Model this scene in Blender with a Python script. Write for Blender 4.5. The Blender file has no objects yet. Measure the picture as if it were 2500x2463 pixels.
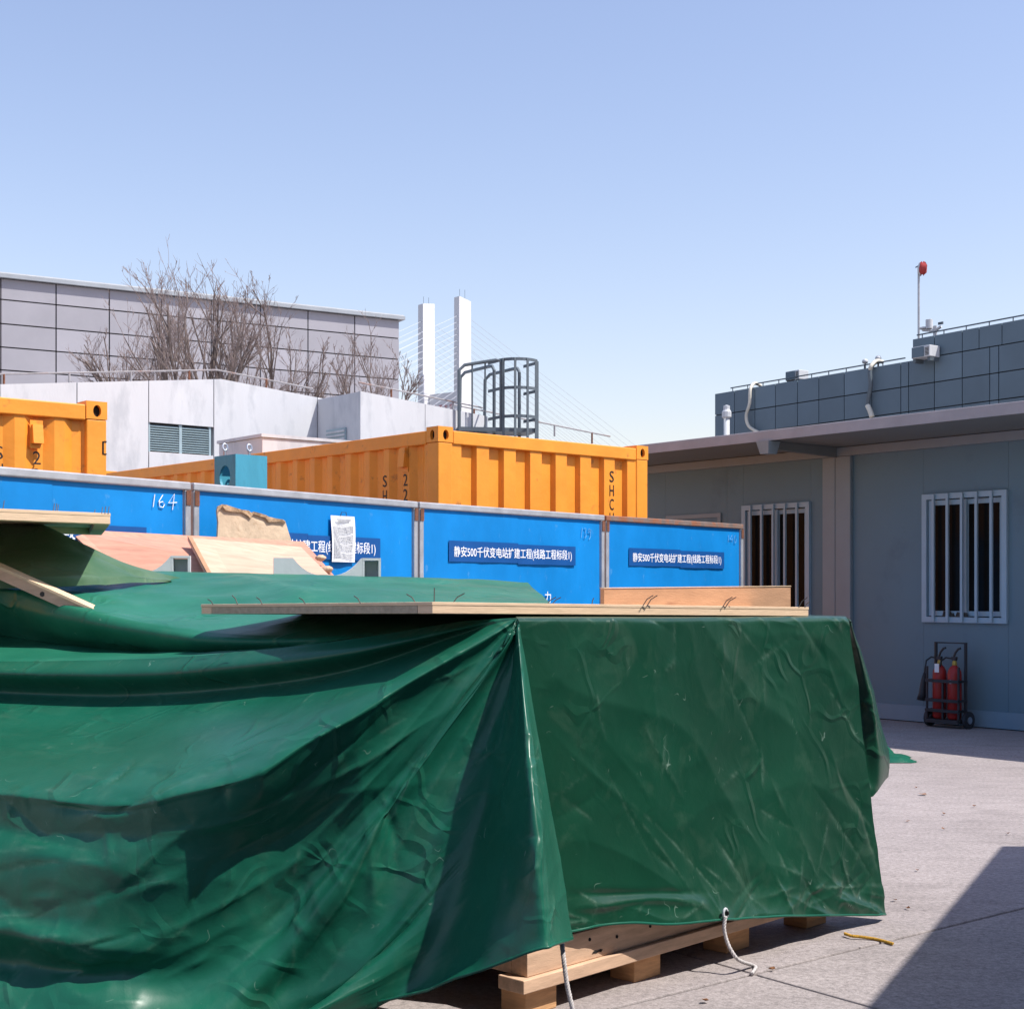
import bpy, math, random
import numpy as np
from mathutils import Vector, Matrix, noise
random.seed(7)
R = math.radians
scene = bpy.context.scene
COL = scene.collection

# ------------------------------------------------------------------ camera
F, CX, HY, CH = 3500.0, 1250.0, 1440.0, 1.35      # focal length and horizon in photo pixels, camera height
cam_d = bpy.data.cameras.new('camera')
cam = bpy.data.objects.new('camera', cam_d); COL.objects.link(cam); scene.camera = cam
cam.location = (0, 0, CH); cam.rotation_euler = (R(90), 0, 0)
cam_d.sensor_width = 36; cam_d.lens = 36 * F / 2500
cam_d.shift_y = (HY - 1231.5) / 2500
cam_d.clip_start = 0.05; cam_d.clip_end = 6000
# ------------------------------------------------------------------ world, sun, exposure
SUN_AZ, SUN_EL = R(-20), R(57)                     # azimuth counted from +X
SD = Vector((math.cos(SUN_EL)*math.cos(SUN_AZ), math.cos(SUN_EL)*math.sin(SUN_AZ), math.sin(SUN_EL)))
world = bpy.data.worlds.new('World'); scene.world = world; world.use_nodes = True
nt = world.node_tree
sky = nt.nodes.new('ShaderNodeTexSky'); sky.sky_type = 'NISHITA'; sky.sun_disc = False
sky.sun_elevation = SUN_EL; sky.sun_rotation = math.atan2(SD.x, SD.y)
sky.air_density = 1.35; sky.dust_density = 1.0; sky.ozone_density = 2.4; sky.altitude = 10
wbm = nt.nodes.new('ShaderNodeMix'); wbm.data_type = 'RGBA'; wbm.blend_type = 'MULTIPLY'; wbm.inputs[0].default_value = 1
wbm.inputs[7].default_value = (1.15, .99, 1.03, 1)                  # film white balance, the same over the whole sky
nt.links.new(sky.outputs[0], wbm.inputs[6]); nt.links.new(wbm.outputs[2], nt.nodes['Background'].inputs[0])
nt.nodes['Background'].inputs[1].default_value = 0.15
sun_d = bpy.data.lights.new('sun', 'SUN'); sun_d.energy = 5.0; sun_d.angle = R(0.5); sun_d.color = (1, 0.95, 0.88)
sun = bpy.data.objects.new('sun', sun_d); COL.objects.link(sun)
sun.rotation_euler = SD.to_track_quat('Z', 'Y').to_euler(); sun.location = (20, -10, 30)
vs = scene.view_settings
vs.view_transform = 'Standard'; vs.look = 'None'; vs.exposure = 0.33; vs.gamma = 1; vs.use_curve_mapping = False
scene.cycles.max_bounces = 6

# ------------------------------------------------------------------ helpers
def P(x, y, D):                                    # photo pixel at a depth -> world point
    return Vector(((x - CX) / F * D, D, CH - (y - HY) / F * D))
def G(x, y, z=0.0):                                # photo pixel on the ground
    return P(x, y, F * (CH - z) / (y - HY))
def along(o, d, x):                                # distance along a ground line where it meets photo column x
    r = (x - CX) / F
    return (r * o[1] - o[0]) / (d[0] - r * d[1])

def tag(o, label=None, cat=None, group=None, kind=None):
    if label: o['label'] = label
    if cat: o['category'] = cat
    if group: o['group'] = group
    if kind: o['kind'] = kind
    return o
def empty(name, loc, d=(1, 0), label=None, cat=None, group=None):
    e = bpy.data.objects.new(name, None); COL.objects.link(e)
    e.location = loc if len(loc) == 3 else (loc[0], loc[1], 0)
    e.rotation_euler = (0, 0, math.atan2(d[1], d[0])); e.empty_display_size = 0.1
    return tag(e, label, cat, group)

class MB:
    def __init__(s): s.v = []; s.f = []
    def add(s, v, f):
        n = len(s.v); s.v += [tuple(a) for a in v]; s.f += [tuple(i + n for i in q) for q in f]; return s
    def box(s, x0, x1, y0, y1, z0, z1):
        return s.add([(x0,y0,z0),(x1,y0,z0),(x1,y1,z0),(x0,y1,z0),(x0,y0,z1),(x1,y0,z1),(x1,y1,z1),(x0,y1,z1)],
                     [(0,3,2,1),(4,5,6,7),(0,1,5,4),(1,2,6,5),(2,3,7,6),(3,0,4,7)])
    def hexa(s, pts):                              # 4 bottom + 4 top points, any shape
        return s.add(pts, [(0,3,2,1),(4,5,6,7),(0,1,5,4),(1,2,6,5),(2,3,7,6),(3,0,4,7)])
    def prism(s, prof, y0, y1):                    # profile in x,z extruded along y
        n = len(prof)
        v = [(x, y0, z) for x, z in prof] + [(x, y1, z) for x, z in prof]
        f = [tuple(range(n)), tuple(range(2*n-1, n-1, -1))] + [(i, i+n, (i+1) % n + n, (i+1) % n) for i in range(n)]
        return s.add(v, f)
    def extr(s, prof, z0, z1):                     # profile in x,y extruded along z
        n = len(prof)
        v = [(x, y, z0) for x, y in prof] + [(x, y, z1) for x, y in prof]
        f = [tuple(range(n-1, -1, -1)), tuple(range(n, 2*n))] + [(i, (i+1) % n, (i+1) % n + n, i+n) for i in range(n)]
        return s.add(v, f)
    def tube(s, pts, r, n=6, caps=True):
        pts = [Vector(p) for p in pts]; m = len(pts)
        rs = r if isinstance(r, (list, tuple)) else [r] * m
        t0 = (pts[1] - pts[0]).normalized()
        a = t0.orthogonal().normalized(); v = []; f = []
        for i, p in enumerate(pts):
            t = (pts[min(i+1, m-1)] - pts[max(i-1, 0)]).normalized()
            a = (a - t * a.dot(t));  a = a.normalized() if a.length > 1e-6 else t.orthogonal().normalized()
            b = t.cross(a)
            for k in range(n):
                w = 2 * math.pi * k / n
                v.append(p + (a * math.cos(w) + b * math.sin(w)) * rs[i])
        for i in range(m - 1):
            for k in range(n):
                f.append((i*n+k, i*n+(k+1) % n, (i+1)*n+(k+1) % n, (i+1)*n+k))
        if caps: f += [tuple(range(n-1, -1, -1)), tuple((m-1)*n+k for k in range(n))]
        return s.add(v, f)
    def lathe(s, prof, n=20, c=(0, 0, 0)):         # (r,z) profile round a vertical axis
        v = []; f = []; m = len(prof)
        for r, z in prof:
            for k in range(n):
                w = 2*math.pi*k/n; v.append((c[0]+r*math.cos(w), c[1]+r*math.sin(w), c[2]+z))
        for i in range(m-1):
            for k in range(n): f.append((i*n+k, i*n+(k+1) % n, (i+1)*n+(k+1) % n, (i+1)*n+k))
        f += [tuple(range(n-1, -1, -1)), tuple((m-1)*n+k for k in range(n))]
        return s.add(v, f)
    def grid(s, arr):                              # arr[rows][cols] of points
        m, n = len(arr), len(arr[0])
        return s.add([p for row in arr for p in row],
                     [(i*n+j, i*n+j+1, (i+1)*n+j+1, (i+1)*n+j) for i in range(m-1) for j in range(n-1)])
    def holed(s, x0, x1, z0, z1, y0, y1, cx, cz, rx, rz, n=24):   # plate in x,z with an oval hole, thickness y0..y1
        o = []; h = []
        for k in range(n):
            w = 2*math.pi*(k+.5)/n; c, sn = math.cos(w), math.sin(w)
            tx = ((x1-cx) if c > 0 else (x0-cx))/c if abs(c) > 1e-9 else 1e9
            tz = ((z1-cz) if sn > 0 else (z0-cz))/sn if abs(sn) > 1e-9 else 1e9
            t = min(tx, tz); o.append((cx+c*t, cz+sn*t)); h.append((cx+rx*c, cz+rz*sn))
        # snap to the true corners
        for X in (x0, x1):
            for Z in (z0, z1):
                i = min(range(n), key=lambda q: (o[q][0]-X)**2+(o[q][1]-Z)**2); o[i] = (X, Z)
        v = [(a, y0, b) for a, b in o]+[(a, y0, b) for a, b in h]+[(a, y1, b) for a, b in o]+[(a, y1, b) for a, b in h]
        f = []
        for k in range(n):
            j = (k+1) % n
            f += [(k, j, n+j, n+k), (2*n+k, 3*n+k, 3*n+j, 2*n+j), (n+k, n+j, 3*n+j, 3*n+k), (k, 2*n+k, 2*n+j, j)]
        return s.add(v, f)
    def build(s, name, mat, parent=None, smooth=False, bevel=0):
        me = bpy.data.meshes.new(name); me.from_pydata(s.v, [], s.f); me.update()
        if smooth is True: me.shade_smooth()
        o = bpy.data.objects.new(name, me); COL.objects.link(o); me.materials.append(mat)
        if parent: o.parent = parent
        if bevel:
            b = o.modifiers.new('bevel', 'BEVEL'); b.width = bevel; b.segments = 2; b.limit_method = 'ANGLE'; b.angle_limit = R(40)
        return o
def share(name, src, parent, loc=(0, 0, 0), rot=(0, 0, 0), scale=(1, 1, 1)):
    o = src.copy(); o.name = name; COL.objects.link(o); o.parent = parent
    o.location = loc; o.rotation_euler = rot; o.scale = scale
    return o

# ------------------------------------------------------------------ materials
def rgb(*c): return (c[0], c[1], c[2], 1)
MATS = {}
def mat(name, col, rough=0.6, var=0.12, scale=5.0, bump=0.0, bscale=40.0, spec=0.4, metal=0.0,
        stain=None, samt=0.5, sscale=3.0, sthr=0.55, stretch=(1, 1, 1), bdist=0.01, rvar=0.1, coat=0.0):
    m = bpy.data.materials.new(name); m.use_nodes = True
    t = m.node_tree; b = t.nodes['Principled BSDF']; L = t.links
    tc = t.nodes.new('ShaderNodeTexCoord'); mp = t.nodes.new('ShaderNodeMapping')
    mp.inputs['Scale'].default_value = stretch
    L.new(tc.outputs['Object'], mp.inputs[0])
    def ns(sc, det=5.0, rough_=0.6):
        q = t.nodes.new('ShaderNodeTexNoise'); q.inputs['Scale'].default_value = sc; q.inputs['Detail'].default_value = det
        q.inputs['Roughness'].default_value = rough_
        L.new(mp.outputs[0], q.inputs['Vector']); return q
    n1 = ns(scale)
    mx = t.nodes.new('ShaderNodeMix'); mx.data_type = 'RGBA'
    mx.inputs[6].default_value = rgb(*[c*(1-var) for c in col]); mx.inputs[7].default_value = rgb(*[min(1, c*(1+var)) for c in col])
    rp = t.nodes.new('ShaderNodeValToRGB'); rp.color_ramp.elements[0].position = .3; rp.color_ramp.elements[1].position = .7
    L.new(n1.outputs[0], rp.inputs[0]); L.new(rp.outputs[0], mx.inputs[0])
    out = mx.outputs[2]
    if stain:
        n2 = ns(sscale, 8, .65)
        r2 = t.nodes.new('ShaderNodeValToRGB'); r2.color_ramp.elements[0].position = sthr; r2.color_ramp.elements[1].position = sthr+.12
        r2.color_ramp.elements[1].color = (samt, samt, samt, 1)
        L.new(n2.outputs[0], r2.inputs[0])
        m2 = t.nodes.new('ShaderNodeMix'); m2.data_type = 'RGBA'; m2.inputs[7].default_value = rgb(*stain)
        L.new(r2.outputs[0], m2.inputs[0]); L.new(out, m2.inputs[6]); out = m2.outputs[2]
    L.new(out, b.inputs['Base Color'])
    mr = t.nodes.new('ShaderNodeMapRange'); mr.inputs[3].default_value = max(.02, rough-rvar); mr.inputs[4].default_value = min(1, rough+rvar)
    L.new(n1.outputs[0], mr.inputs[0]); L.new(mr.outputs[0], b.inputs['Roughness'])
    b.inputs['Specular IOR Level'].default_value = spec; b.inputs['Metallic'].default_value = metal
    if coat: b.inputs['Coat Weight'].default_value = coat
    if bump:
        n3 = ns(bscale, 6); bp = t.nodes.new('ShaderNodeBump'); bp.inputs['Strength'].default_value = bump; bp.inputs['Distance'].default_value = bdist
        L.new(n3.outputs[0], bp.inputs['Height']); L.new(bp.outputs[0], b.inputs['Normal'])
    MATS[name] = m
    return m

def ground_material():
    m = bpy.data.materials.new('concrete_ground'); m.use_nodes = True
    t = m.node_tree; b = t.nodes['Principled BSDF']; L = t.links; N = t.nodes.new
    ge = N('ShaderNodeNewGeometry')
    def ns(sc, det, stretch=(1, 1, 1), rg=.6):
        mp = N('ShaderNodeMapping'); mp.inputs['Scale'].default_value = stretch; mp.inputs['Rotation'].default_value = (0, 0, .35); L.new(ge.outputs['Position'], mp.inputs[0])
        q = N('ShaderNodeTexNoise'); q.inputs['Scale'].default_value = sc; q.inputs['Detail'].default_value = det; q.inputs['Roughness'].default_value = rg
        L.new(mp.outputs[0], q.inputs['Vector']); return q.outputs[0]
    def ramp(src, a, c, v0, v1):
        r = N('ShaderNodeValToRGB'); r.color_ramp.elements[0].position = a; r.color_ramp.elements[1].position = c
        r.color_ramp.elements[0].color = (v0, v0, v0, 1); r.color_ramp.elements[1].color = (v1, v1, v1, 1); L.new(src, r.inputs[0]); return r.outputs[0]
    def mul(a, c, fac=1.0):
        x = N('ShaderNodeMix'); x.data_type = 'RGBA'; x.blend_type = 'MULTIPLY'; x.inputs[0].default_value = fac
        if isinstance(a, tuple): x.inputs[6].default_value = rgb(*a)
        else: L.new(a, x.inputs[6])
        L.new(c, x.inputs[7]); return x.outputs[2]
    c = mul((.39, .345, .335), ramp(ns(.5, 6), .3, .7, .84, 1.08))
    c = mul(c, ramp(ns(3.2, 7, (1, 2.5, 1)), .35, .7, .88, 1.06))            # trowel streaks
    c = mul(c, ramp(ns(42, 4), .32, .62, .72, 1.06))                         # aggregate grain
    c = mul(c, ramp(ns(150, 3), .35, .65, .78, 1.10))
    c = mul(c, ramp(ns(26, 3, (1, 2.6, 1)), .655, .69, 1.0, .45))            # dark flecks
    c = mul(c, ramp(ns(1.1, 9, (1, 1.4, 1), .7), .56, .72, 1.0, .74))        # stains
    L.new(c, b.inputs['Base Color']); b.inputs['Roughness'].default_value = .92; b.inputs['Specular IOR Level'].default_value = .25
    bp = N('ShaderNodeBump'); bp.inputs['Strength'].default_value = .55; bp.inputs['Distance'].default_value = .006
    L.new(ns(60, 8, rg=.75), bp.inputs['Height']); L.new(bp.outputs[0], b.inputs['Normal'])
    return m
M_ground = ground_material()
M_joint = mat('joint_dirt', (.07, .065, .06), .95, .3, 20)
M_orange = mat('container_orange', (.84, .30, .03), .5, .10, 3, .15, 12, .4, stain=(.26, .10, .035), samt=.8, sscale=6.5, sthr=.61, bdist=.02)
M_dark = mat('dark_void', (.012, .011, .01), .9, .2, 5)
M_black = mat('black_lettering', (.015, .013, .012), .6, .2, 9)
M_blue = mat('fence_blue', (.001, .205, .56), .55, .16, 1.6, .35, 3, .3, stain=(.16, .36, .58), samt=.45, sscale=14, sthr=.62, stretch=(1, 1, .6), bdist=.02)
M_sign = mat('sign_navy', (.004, .075, .27), .5, .1, 4)
M_white_ink = mat('white_ink', (.82, .84, .88), .6, .05, 20)
M_chalk = mat('chalk', (.16, .42, .70), .9, .35, 60)
M_galv = mat('galvanised_steel', (.42, .43, .45), .5, .14, 8, .1, 30, .5, metal=.35, stain=(.20, .08, .045), samt=.8, sscale=9, sthr=.66)
M_rust = mat('rusty_steel', (.17, .07, .04), .85, .35, 18, .3, 60)
M_railrust = mat('rust_streaked_rail', (.20, .15, .13), .7, .25, 12, .2, 40, stain=(.28, .10, .045), samt=.9, sscale=6, sthr=.45)
M_oldrail = mat('old_grey_rail', (.30, .29, .30), .7, .2, 12, stain=(.25, .12, .08), samt=.8, sscale=2.5, sthr=.55)
M_white_wall = mat('white_render_wall', (.56, .575, .60), .85, .07, 1.3, .15, 30, .2, stain=(.43, .45, .48), samt=.8, sscale=2.4, sthr=.50, stretch=(1, 1, .35))
M_grey_panel = mat('grey_cladding', (.34, .335, .37), .6, .05, 1.0, .08, 30, .3)
M_greys = [M_grey_panel]+[mat('grey_cladding', tuple(c*k for c in (.34, .335, .37)), .55, .06, 1.0, .08, 30, .3) for k in (.93, 1.06, .98)]
M_grey_eave = mat('eave_metal', (.31, .34, .37), .5, .1, 2)
M_teal_panel = mat('teal_cladding', (.115, .165, .205), .55, .08, .7, .08, 25, .35)
M_teals = [M_teal_panel]+[mat('teal_cladding', tuple(c*k for c in (.115, .165, .205)), .5, .1, .7, .08, 25, .35) for k in (.9, 1.1, .97)]
M_cabin = mat('cabin_panel', (.145, .225, .272), .6, .05, .8, .35, 130, .3, stain=(.10, .15, .19), samt=.5, sscale=1.2, sthr=.55, bdist=.004)
M_cabin_frame = mat('cabin_frame', (.25, .29, .315), .5, .05, 3, .1, 30)
M_cabin_base = mat('cabin_base_strip', (.20, .285, .35), .55, .06, 3)
M_roof_edge = mat('roof_edge', (.36, .33, .335), .5, .1, 4)
M_soffit = mat('soffit', (.20, .20, .19), .6, .08, 2)
M_upvc = mat('window_upvc', (.34, .46, .54), .35, .04, 5)
M_glass = mat('dark_glass', (.010, .010, .010), .15, .2, 2, spec=.07, rvar=.03)
M_ply = mat('plywood_pine', (.62, .40, .22), .7, .16, 4, .2, 30, .3, stretch=(1, 9, 9), bdist=.003, stain=(.34, .18, .09), samt=.4, sscale=5, sthr=.6)
M_ply_pink = mat('plywood_pink', (.54, .265, .185), .65, .18, 4, .2, 30, .3, stretch=(1, 9, 9), stain=(.52, .24, .14), samt=.5, sscale=6, sthr=.6)
M_ply_pale = mat('plywood_pale', (.62, .40, .29), .65, .16, 4, .2, 30, .3, stretch=(1, 9, 9), stain=(.60, .36, .22), samt=.4, sscale=6, sthr=.6)
M_ply_brown = mat('plywood_brown', (.46, .26, .15), .7, .14, 5, .2, 30, .3, stretch=(1, 1, 5), stain=(.22, .09, .05), samt=.5, sscale=4, sthr=.6)
M_ply_edge = mat('plywood_edge', (.70, .51, .345), .8, .16, 10, .3, 30, .2, stretch=(1, 1, 30), bdist=.004)
M_wood_grey = mat('grey_brown_wood', (.40, .33, .245), .85, .18, 8, .3, 30, .2, stretch=(1, 8, 8), bdist=.004)  # greyer, darker wood for the cross battens
M_wood_block = mat('pallet_wood', (.58, .33, .165), .75, .2, 7, .3, 40, .25, stretch=(1, 1, 7), bdist=.004, stain=(.36, .17, .08), samt=.5, sscale=6)
M_wood_pale = mat('pallet_board_wood', (.58, .39, .265), .8, .2, 6, .3, 50, .25, stretch=(1, 7, 7), bdist=.004, stain=(.30, .19, .10), samt=.6, sscale=14, sthr=.62)
M_particle = mat('particle_board', (.60, .46, .32), .9, .16, 9, .5, 25, .2, stain=(.30, .16, .07), samt=.9, sscale=5, sthr=.57)
M_redcrate = mat('red_brown_crate', (.26, .09, .05), .8, .2, 5)
M_steelblue = mat('teal_steel', (.06, .31, .42), .5, .16, 5, .2, 20, .4, stain=(.04, .19, .26), samt=.7, sscale=5, stretch=(1, 1, .3))
M_steel = mat('bright_steel', (.5, .52, .55), .35, .1, 10, metal=.8)
M_cage = mat('ladder_steel', (.10, .125, .145), .5, .15, 4, metal=.2)
M_conc_grey = mat('grey_cradle', (.58, .59, .60), .7, .06, 8, .1, 60)
M_bridge = mat('bridge_concrete', (.74, .74, .75), .8, .03, .05)
M_cable = mat('bridge_cable', (.42, .44, .49), .6, .05, .1)
M_redsign = mat('red_sign', (.45, .06, .07), .6, .1, 4)
M_paper = mat('paper', (.80, .81, .82), .7, .03, 6)
M_ink = mat('print_ink', (.42, .43, .45), .8, .2, 60)
M_nail = mat('iron_nail', (.07, .06, .055), .6, .2, 20, metal=.5)
M_red = mat('extinguisher_red', (.36, .022, .018), .35, .1, 5)
M_cart = mat('cart_black', (.03, .03, .034), .5, .2, 9)
M_brass = mat('brass', (.45, .32, .07), .4, .1, 9, metal=.6)
M_rope = mat('white_rope', (.47, .44, .43), .9, .25, 80, .3, 120)
M_rope_y = mat('ochre_rope', (.48, .27, .035), .9, .25, 60, .3, 120)
M_bark = mat('bark', (.15, .115, .10), .9, .25, 6)
M_twig = mat('twig_bark', (.24, .185, .17), .9, .2, 6)
M_acwhite = mat('white_plastic', (.52, .54, .56), .5, .05, 5)
M_hose = mat('cream_hose', (.62, .59, .50), .6, .15, 4)
M_bluefilm = mat('wall_louvre', (.30, .40, .44), .5, .08, 4)
M_leaf = mat('dry_leaf', (.22, .10, .045), .9, .3, 40)
M_sack = mat('straw_sack', (.55, .40, .28), .95, .3, 30, .5, 60)

def tarp_material():
    m = bpy.data.materials.new('green_tarp'); m.use_nodes = True
    t = m.node_tree; b = t.nodes['Principled BSDF']; L = t.links
    N = t.nodes.new
    tc = N('ShaderNodeTexCoord')
    def noise_(sc, det=6, rg=.6, vec=None, dist=0):
        q = N('ShaderNodeTexNoise'); q.inputs['Scale'].default_value = sc; q.inputs['Detail'].default_value = det
        q.inputs['Roughness'].default_value = rg; q.inputs['Distortion'].default_value = dist
        L.new(vec or tc.outputs['Object'], q.inputs['Vector']); return q
    def ramp(src, a, b_, c0=0., c1=1.):
        r = N('ShaderNodeValToRGB'); r.color_ramp.elements[0].position = a; r.color_ramp.elements[1].position = b_
        r.color_ramp.elements[0].color = (c0, c0, c0, 1); r.color_ramp.elements[1].color = (c1, c1, c1, 1)
        L.new(src, r.inputs[0]); return r
    def mixc(fac, a, b_):
        x = N('ShaderNodeMix'); x.data_type = 'RGBA'
        L.new(fac, x.inputs[0])
        for s_, v in ((6, a), (7, b_)):
            if isinstance(v, tuple): x.inputs[s_].default_value = rgb(*v)
            else: L.new(v, x.inputs[s_])
        return x.outputs[2]
    n1 = noise_(2.2, 6)
    c = mixc(ramp(n1.outputs[0], .35, .68).outputs[0], (.005, .080, .047), (.009, .112, .069))
    # pale dust rubbed into the cloth, patchy
    n2 = noise_(5.5, 9, .7, dist=.6)
    dm = ramp(n2.outputs[0], .52, .85, 0, .13)
    c = mixc(dm.outputs[0], c, (.22, .30, .22))
    # short scuffs: pieces of thin contour arcs; and a few faint long rubbed creases
    def contour(sc, width, mask_sc, lo, seed):
        mp = N('ShaderNodeMapping'); mp.inputs['Location'].default_value = (seed, seed*.7, seed*1.3); L.new(tc.outputs['Object'], mp.inputs[0])
        n_ = noise_(sc, 2, .5, mp.outputs[0])
        sb = N('ShaderNodeMath'); sb.operation = 'SUBTRACT'; sb.inputs[1].default_value = .5; L.new(n_.outputs[0], sb.inputs[0])
        ab = N('ShaderNodeMath'); ab.operation = 'ABSOLUTE'; L.new(sb.outputs[0], ab.inputs[0])
        ln = ramp(ab.outputs[0], 0, width, 1, 0)
        pm = ramp(noise_(mask_sc, 2, .5, mp.outputs[0]).outputs[0], lo, lo+.06)
        mu = N('ShaderNodeMath'); mu.operation = 'MULTIPLY'; L.new(ln.outputs[0], mu.inputs[0]); L.new(pm.outputs[0], mu.inputs[1])
        return mu.outputs[0]
    def soft(src, k):
        m_ = N('ShaderNodeMath'); m_.operation = 'MULTIPLY'; m_.inputs[1].default_value = k; L.new(src, m_.inputs[0]); return m_.outputs[0]
    c = mixc(soft(contour(9, .007, 15, .64, 3.1), .38), c, (.34, .46, .38))
    wa = N('ShaderNodeAttribute'); wa.attribute_name = 'wear'
    wn = ramp(noise_(23, 5, .7).outputs[0], .42, .62)
    wm = N('ShaderNodeMath'); wm.operation = 'MULTIPLY'; L.new(wa.outputs['Fac'], wm.inputs[0]); L.new(wn.outputs[0], wm.inputs[1])
    c = mixc(soft(wm.outputs[0], .28), c, (.26, .38, .30))
    L.new(c, b.inputs['Base Color'])
    rr = ramp(noise_(3.1, 6).outputs[0], .3, .75, .34, .50)
    L.new(rr.outputs[0], b.inputs['Roughness'])
    b.inputs['Specular IOR Level'].default_value = .16
    b.inputs['Coat Weight'].default_value = .34; b.inputs['Coat Roughness'].default_value = .27
    # wrinkles: broad crumple, sharp creases, fine weave
    nb = noise_(9, 4, .5, dist=.8)
    w1 = N('ShaderNodeTexVoronoi'); w1.feature = 'DISTANCE_TO_EDGE'; w1.inputs['Scale'].default_value = 4.2
    nd2 = noise_(2.0, 2)
    va2 = N('ShaderNodeVectorMath'); va2.operation = 'MULTIPLY_ADD'; va2.inputs[1].default_value = (.7, .7, .7)
    L.new(nd2.outputs['Color'], va2.inputs[0]); L.new(tc.outputs['Object'], va2.inputs[2]); L.new(va2.outputs[0], w1.inputs['Vector'])
    cr = ramp(w1.outputs['Distance'], 0, .10, 1, 0)
    cm = ramp(noise_(2.7, 2).outputs[0], .48, .64)
    mm = N('ShaderNodeMath'); mm.operation = 'MULTIPLY'; L.new(cr.outputs[0], mm.inputs[0]); L.new(cm.outputs[0], mm.inputs[1])
    b1 = N('ShaderNodeBump'); b1.inputs['Strength'].default_value = .42; b1.inputs['Distance'].default_value = .012
    L.new(mm.outputs[0], b1.inputs['Height'])
    b2 = N('ShaderNodeBump'); b2.inputs['Strength'].default_value = .20; b2.inputs['Distance'].default_value = .012
    L.new(nb.outputs[0], b2.inputs['Height']); L.new(b1.outputs[0], b2.inputs['Normal'])
    b3 = N('ShaderNodeBump'); b3.inputs['Strength'].default_value = .12; b3.inputs['Distance'].default_value = .002
    L.new(noise_(160, 3).outputs[0], b3.inputs['Height']); L.new(b2.outputs[0], b3.inputs['Normal'])
    L.new(b3.outputs[0], b.inputs['Normal'])
    return m
M_tarp = tarp_material()
M_top = M_tarp.copy(); M_top.name = 'dusty_lit_green_tarp'  # dusty upper cloth; its sunlit brightness is also put into the base colour
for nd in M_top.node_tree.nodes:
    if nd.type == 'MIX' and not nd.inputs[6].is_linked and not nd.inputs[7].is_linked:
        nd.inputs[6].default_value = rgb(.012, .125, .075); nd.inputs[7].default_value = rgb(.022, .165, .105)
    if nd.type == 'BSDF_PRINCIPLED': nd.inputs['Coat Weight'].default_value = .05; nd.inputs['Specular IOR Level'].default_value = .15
M_flap = M_tarp.copy(); M_flap.name = 'dimmed_green_tarp'  # same tarp, darker base: the front face's weaker light put into the colour
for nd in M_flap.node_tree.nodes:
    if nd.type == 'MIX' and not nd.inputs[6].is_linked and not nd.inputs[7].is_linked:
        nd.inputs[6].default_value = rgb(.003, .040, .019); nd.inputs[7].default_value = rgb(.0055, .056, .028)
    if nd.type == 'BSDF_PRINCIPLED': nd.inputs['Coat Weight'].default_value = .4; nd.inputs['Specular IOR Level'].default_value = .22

def text(body, w, h, m, parent, loc, name='lettering', depth=.0015, shear=0.0, rotx=None, vertical=False, bold=0.0):
    """flat lettering in the local x,z plane facing -y, fitted to w x h, lower left corner at loc"""
    cu = bpy.data.curves.new(name, 'FONT'); cu.body = body; cu.extrude = .004; cu.resolution_u = 3; cu.offset = bold; cu.shear = shear
    if vertical: cu.space_line = 1.15; cu.align_x = 'CENTER'
    to = bpy.data.objects.new(name, cu); COL.objects.link(to)
    dg = bpy.context.evaluated_depsgraph_get(); dg.update()
    me = bpy.data.meshes.new_from_object(to.evaluated_get(dg)); bpy.data.objects.remove(to); bpy.data.curves.remove(cu)
    n = len(me.vertices); a = np.empty(n*3); me.vertices.foreach_get('co', a); a = a.reshape(n, 3)
    lo, hi = a.min(0), a.max(0)
    b = np.zeros_like(a)
    b[:, 0] = (a[:, 0]-lo[0])/(hi[0]-lo[0])*w; b[:, 2] = (a[:, 1]-lo[1])/(hi[1]-lo[1])*h
    b[:, 1] = np.where(a[:, 2] > 0, -depth, 0)
    me.vertices.foreach_set('co', b.ravel()); me.update(); me.materials.clear(); me.materials.append(m)
    o = bpy.data.objects.new(name, me); COL.objects.link(o); o.parent = parent; o.location = loc
    return o
def strokes(lines, r, m, parent, name='chalk_number'):       # chalk strokes: polylines in local x,z at given y
    b = MB()
    for l in lines: b.tube(l, r, 4)
    return b.build(name, m, parent)

# ================================================================== GROUND
g = MB().add([(-3000, -200, -.03), (3000, -200, -.03), (3000, 5000, -.03), (-3000, 5000, -.03)], [(0, 1, 2, 3)]).build('ground', M_joint)
tag(g, kind='structure')
pav = empty('concrete_pavement', (.851, 5.05, 0), (.785, .62)); tag(pav, 'pale concrete paving of large square slabs with dirty joints', kind='structure')
slab = None
for i in range(-2, 3):
    for j in range(-3, 2):
        x0 = i*6.6; y0 = j*6.6
        if slab is None:
            slab = MB().box(.006, 6.594, .006, 6.594, -.06, 0).build('slab', M_ground, pav, bevel=.006); slab.location = (x0, y0, 0)
        else:
            share('slab', slab, pav, (x0, y0, random.uniform(-.002, .002)))
far = MB()                                                    # the yard beyond the slabs, one poured sheet
far.add([(-400, -60, -.02), (400, -60, -.02), (400, 500, -.02), (-400, 500, -.02)], [(0, 1, 2, 3)])
tag(far.build('yard', M_ground), kind='structure')
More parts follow.
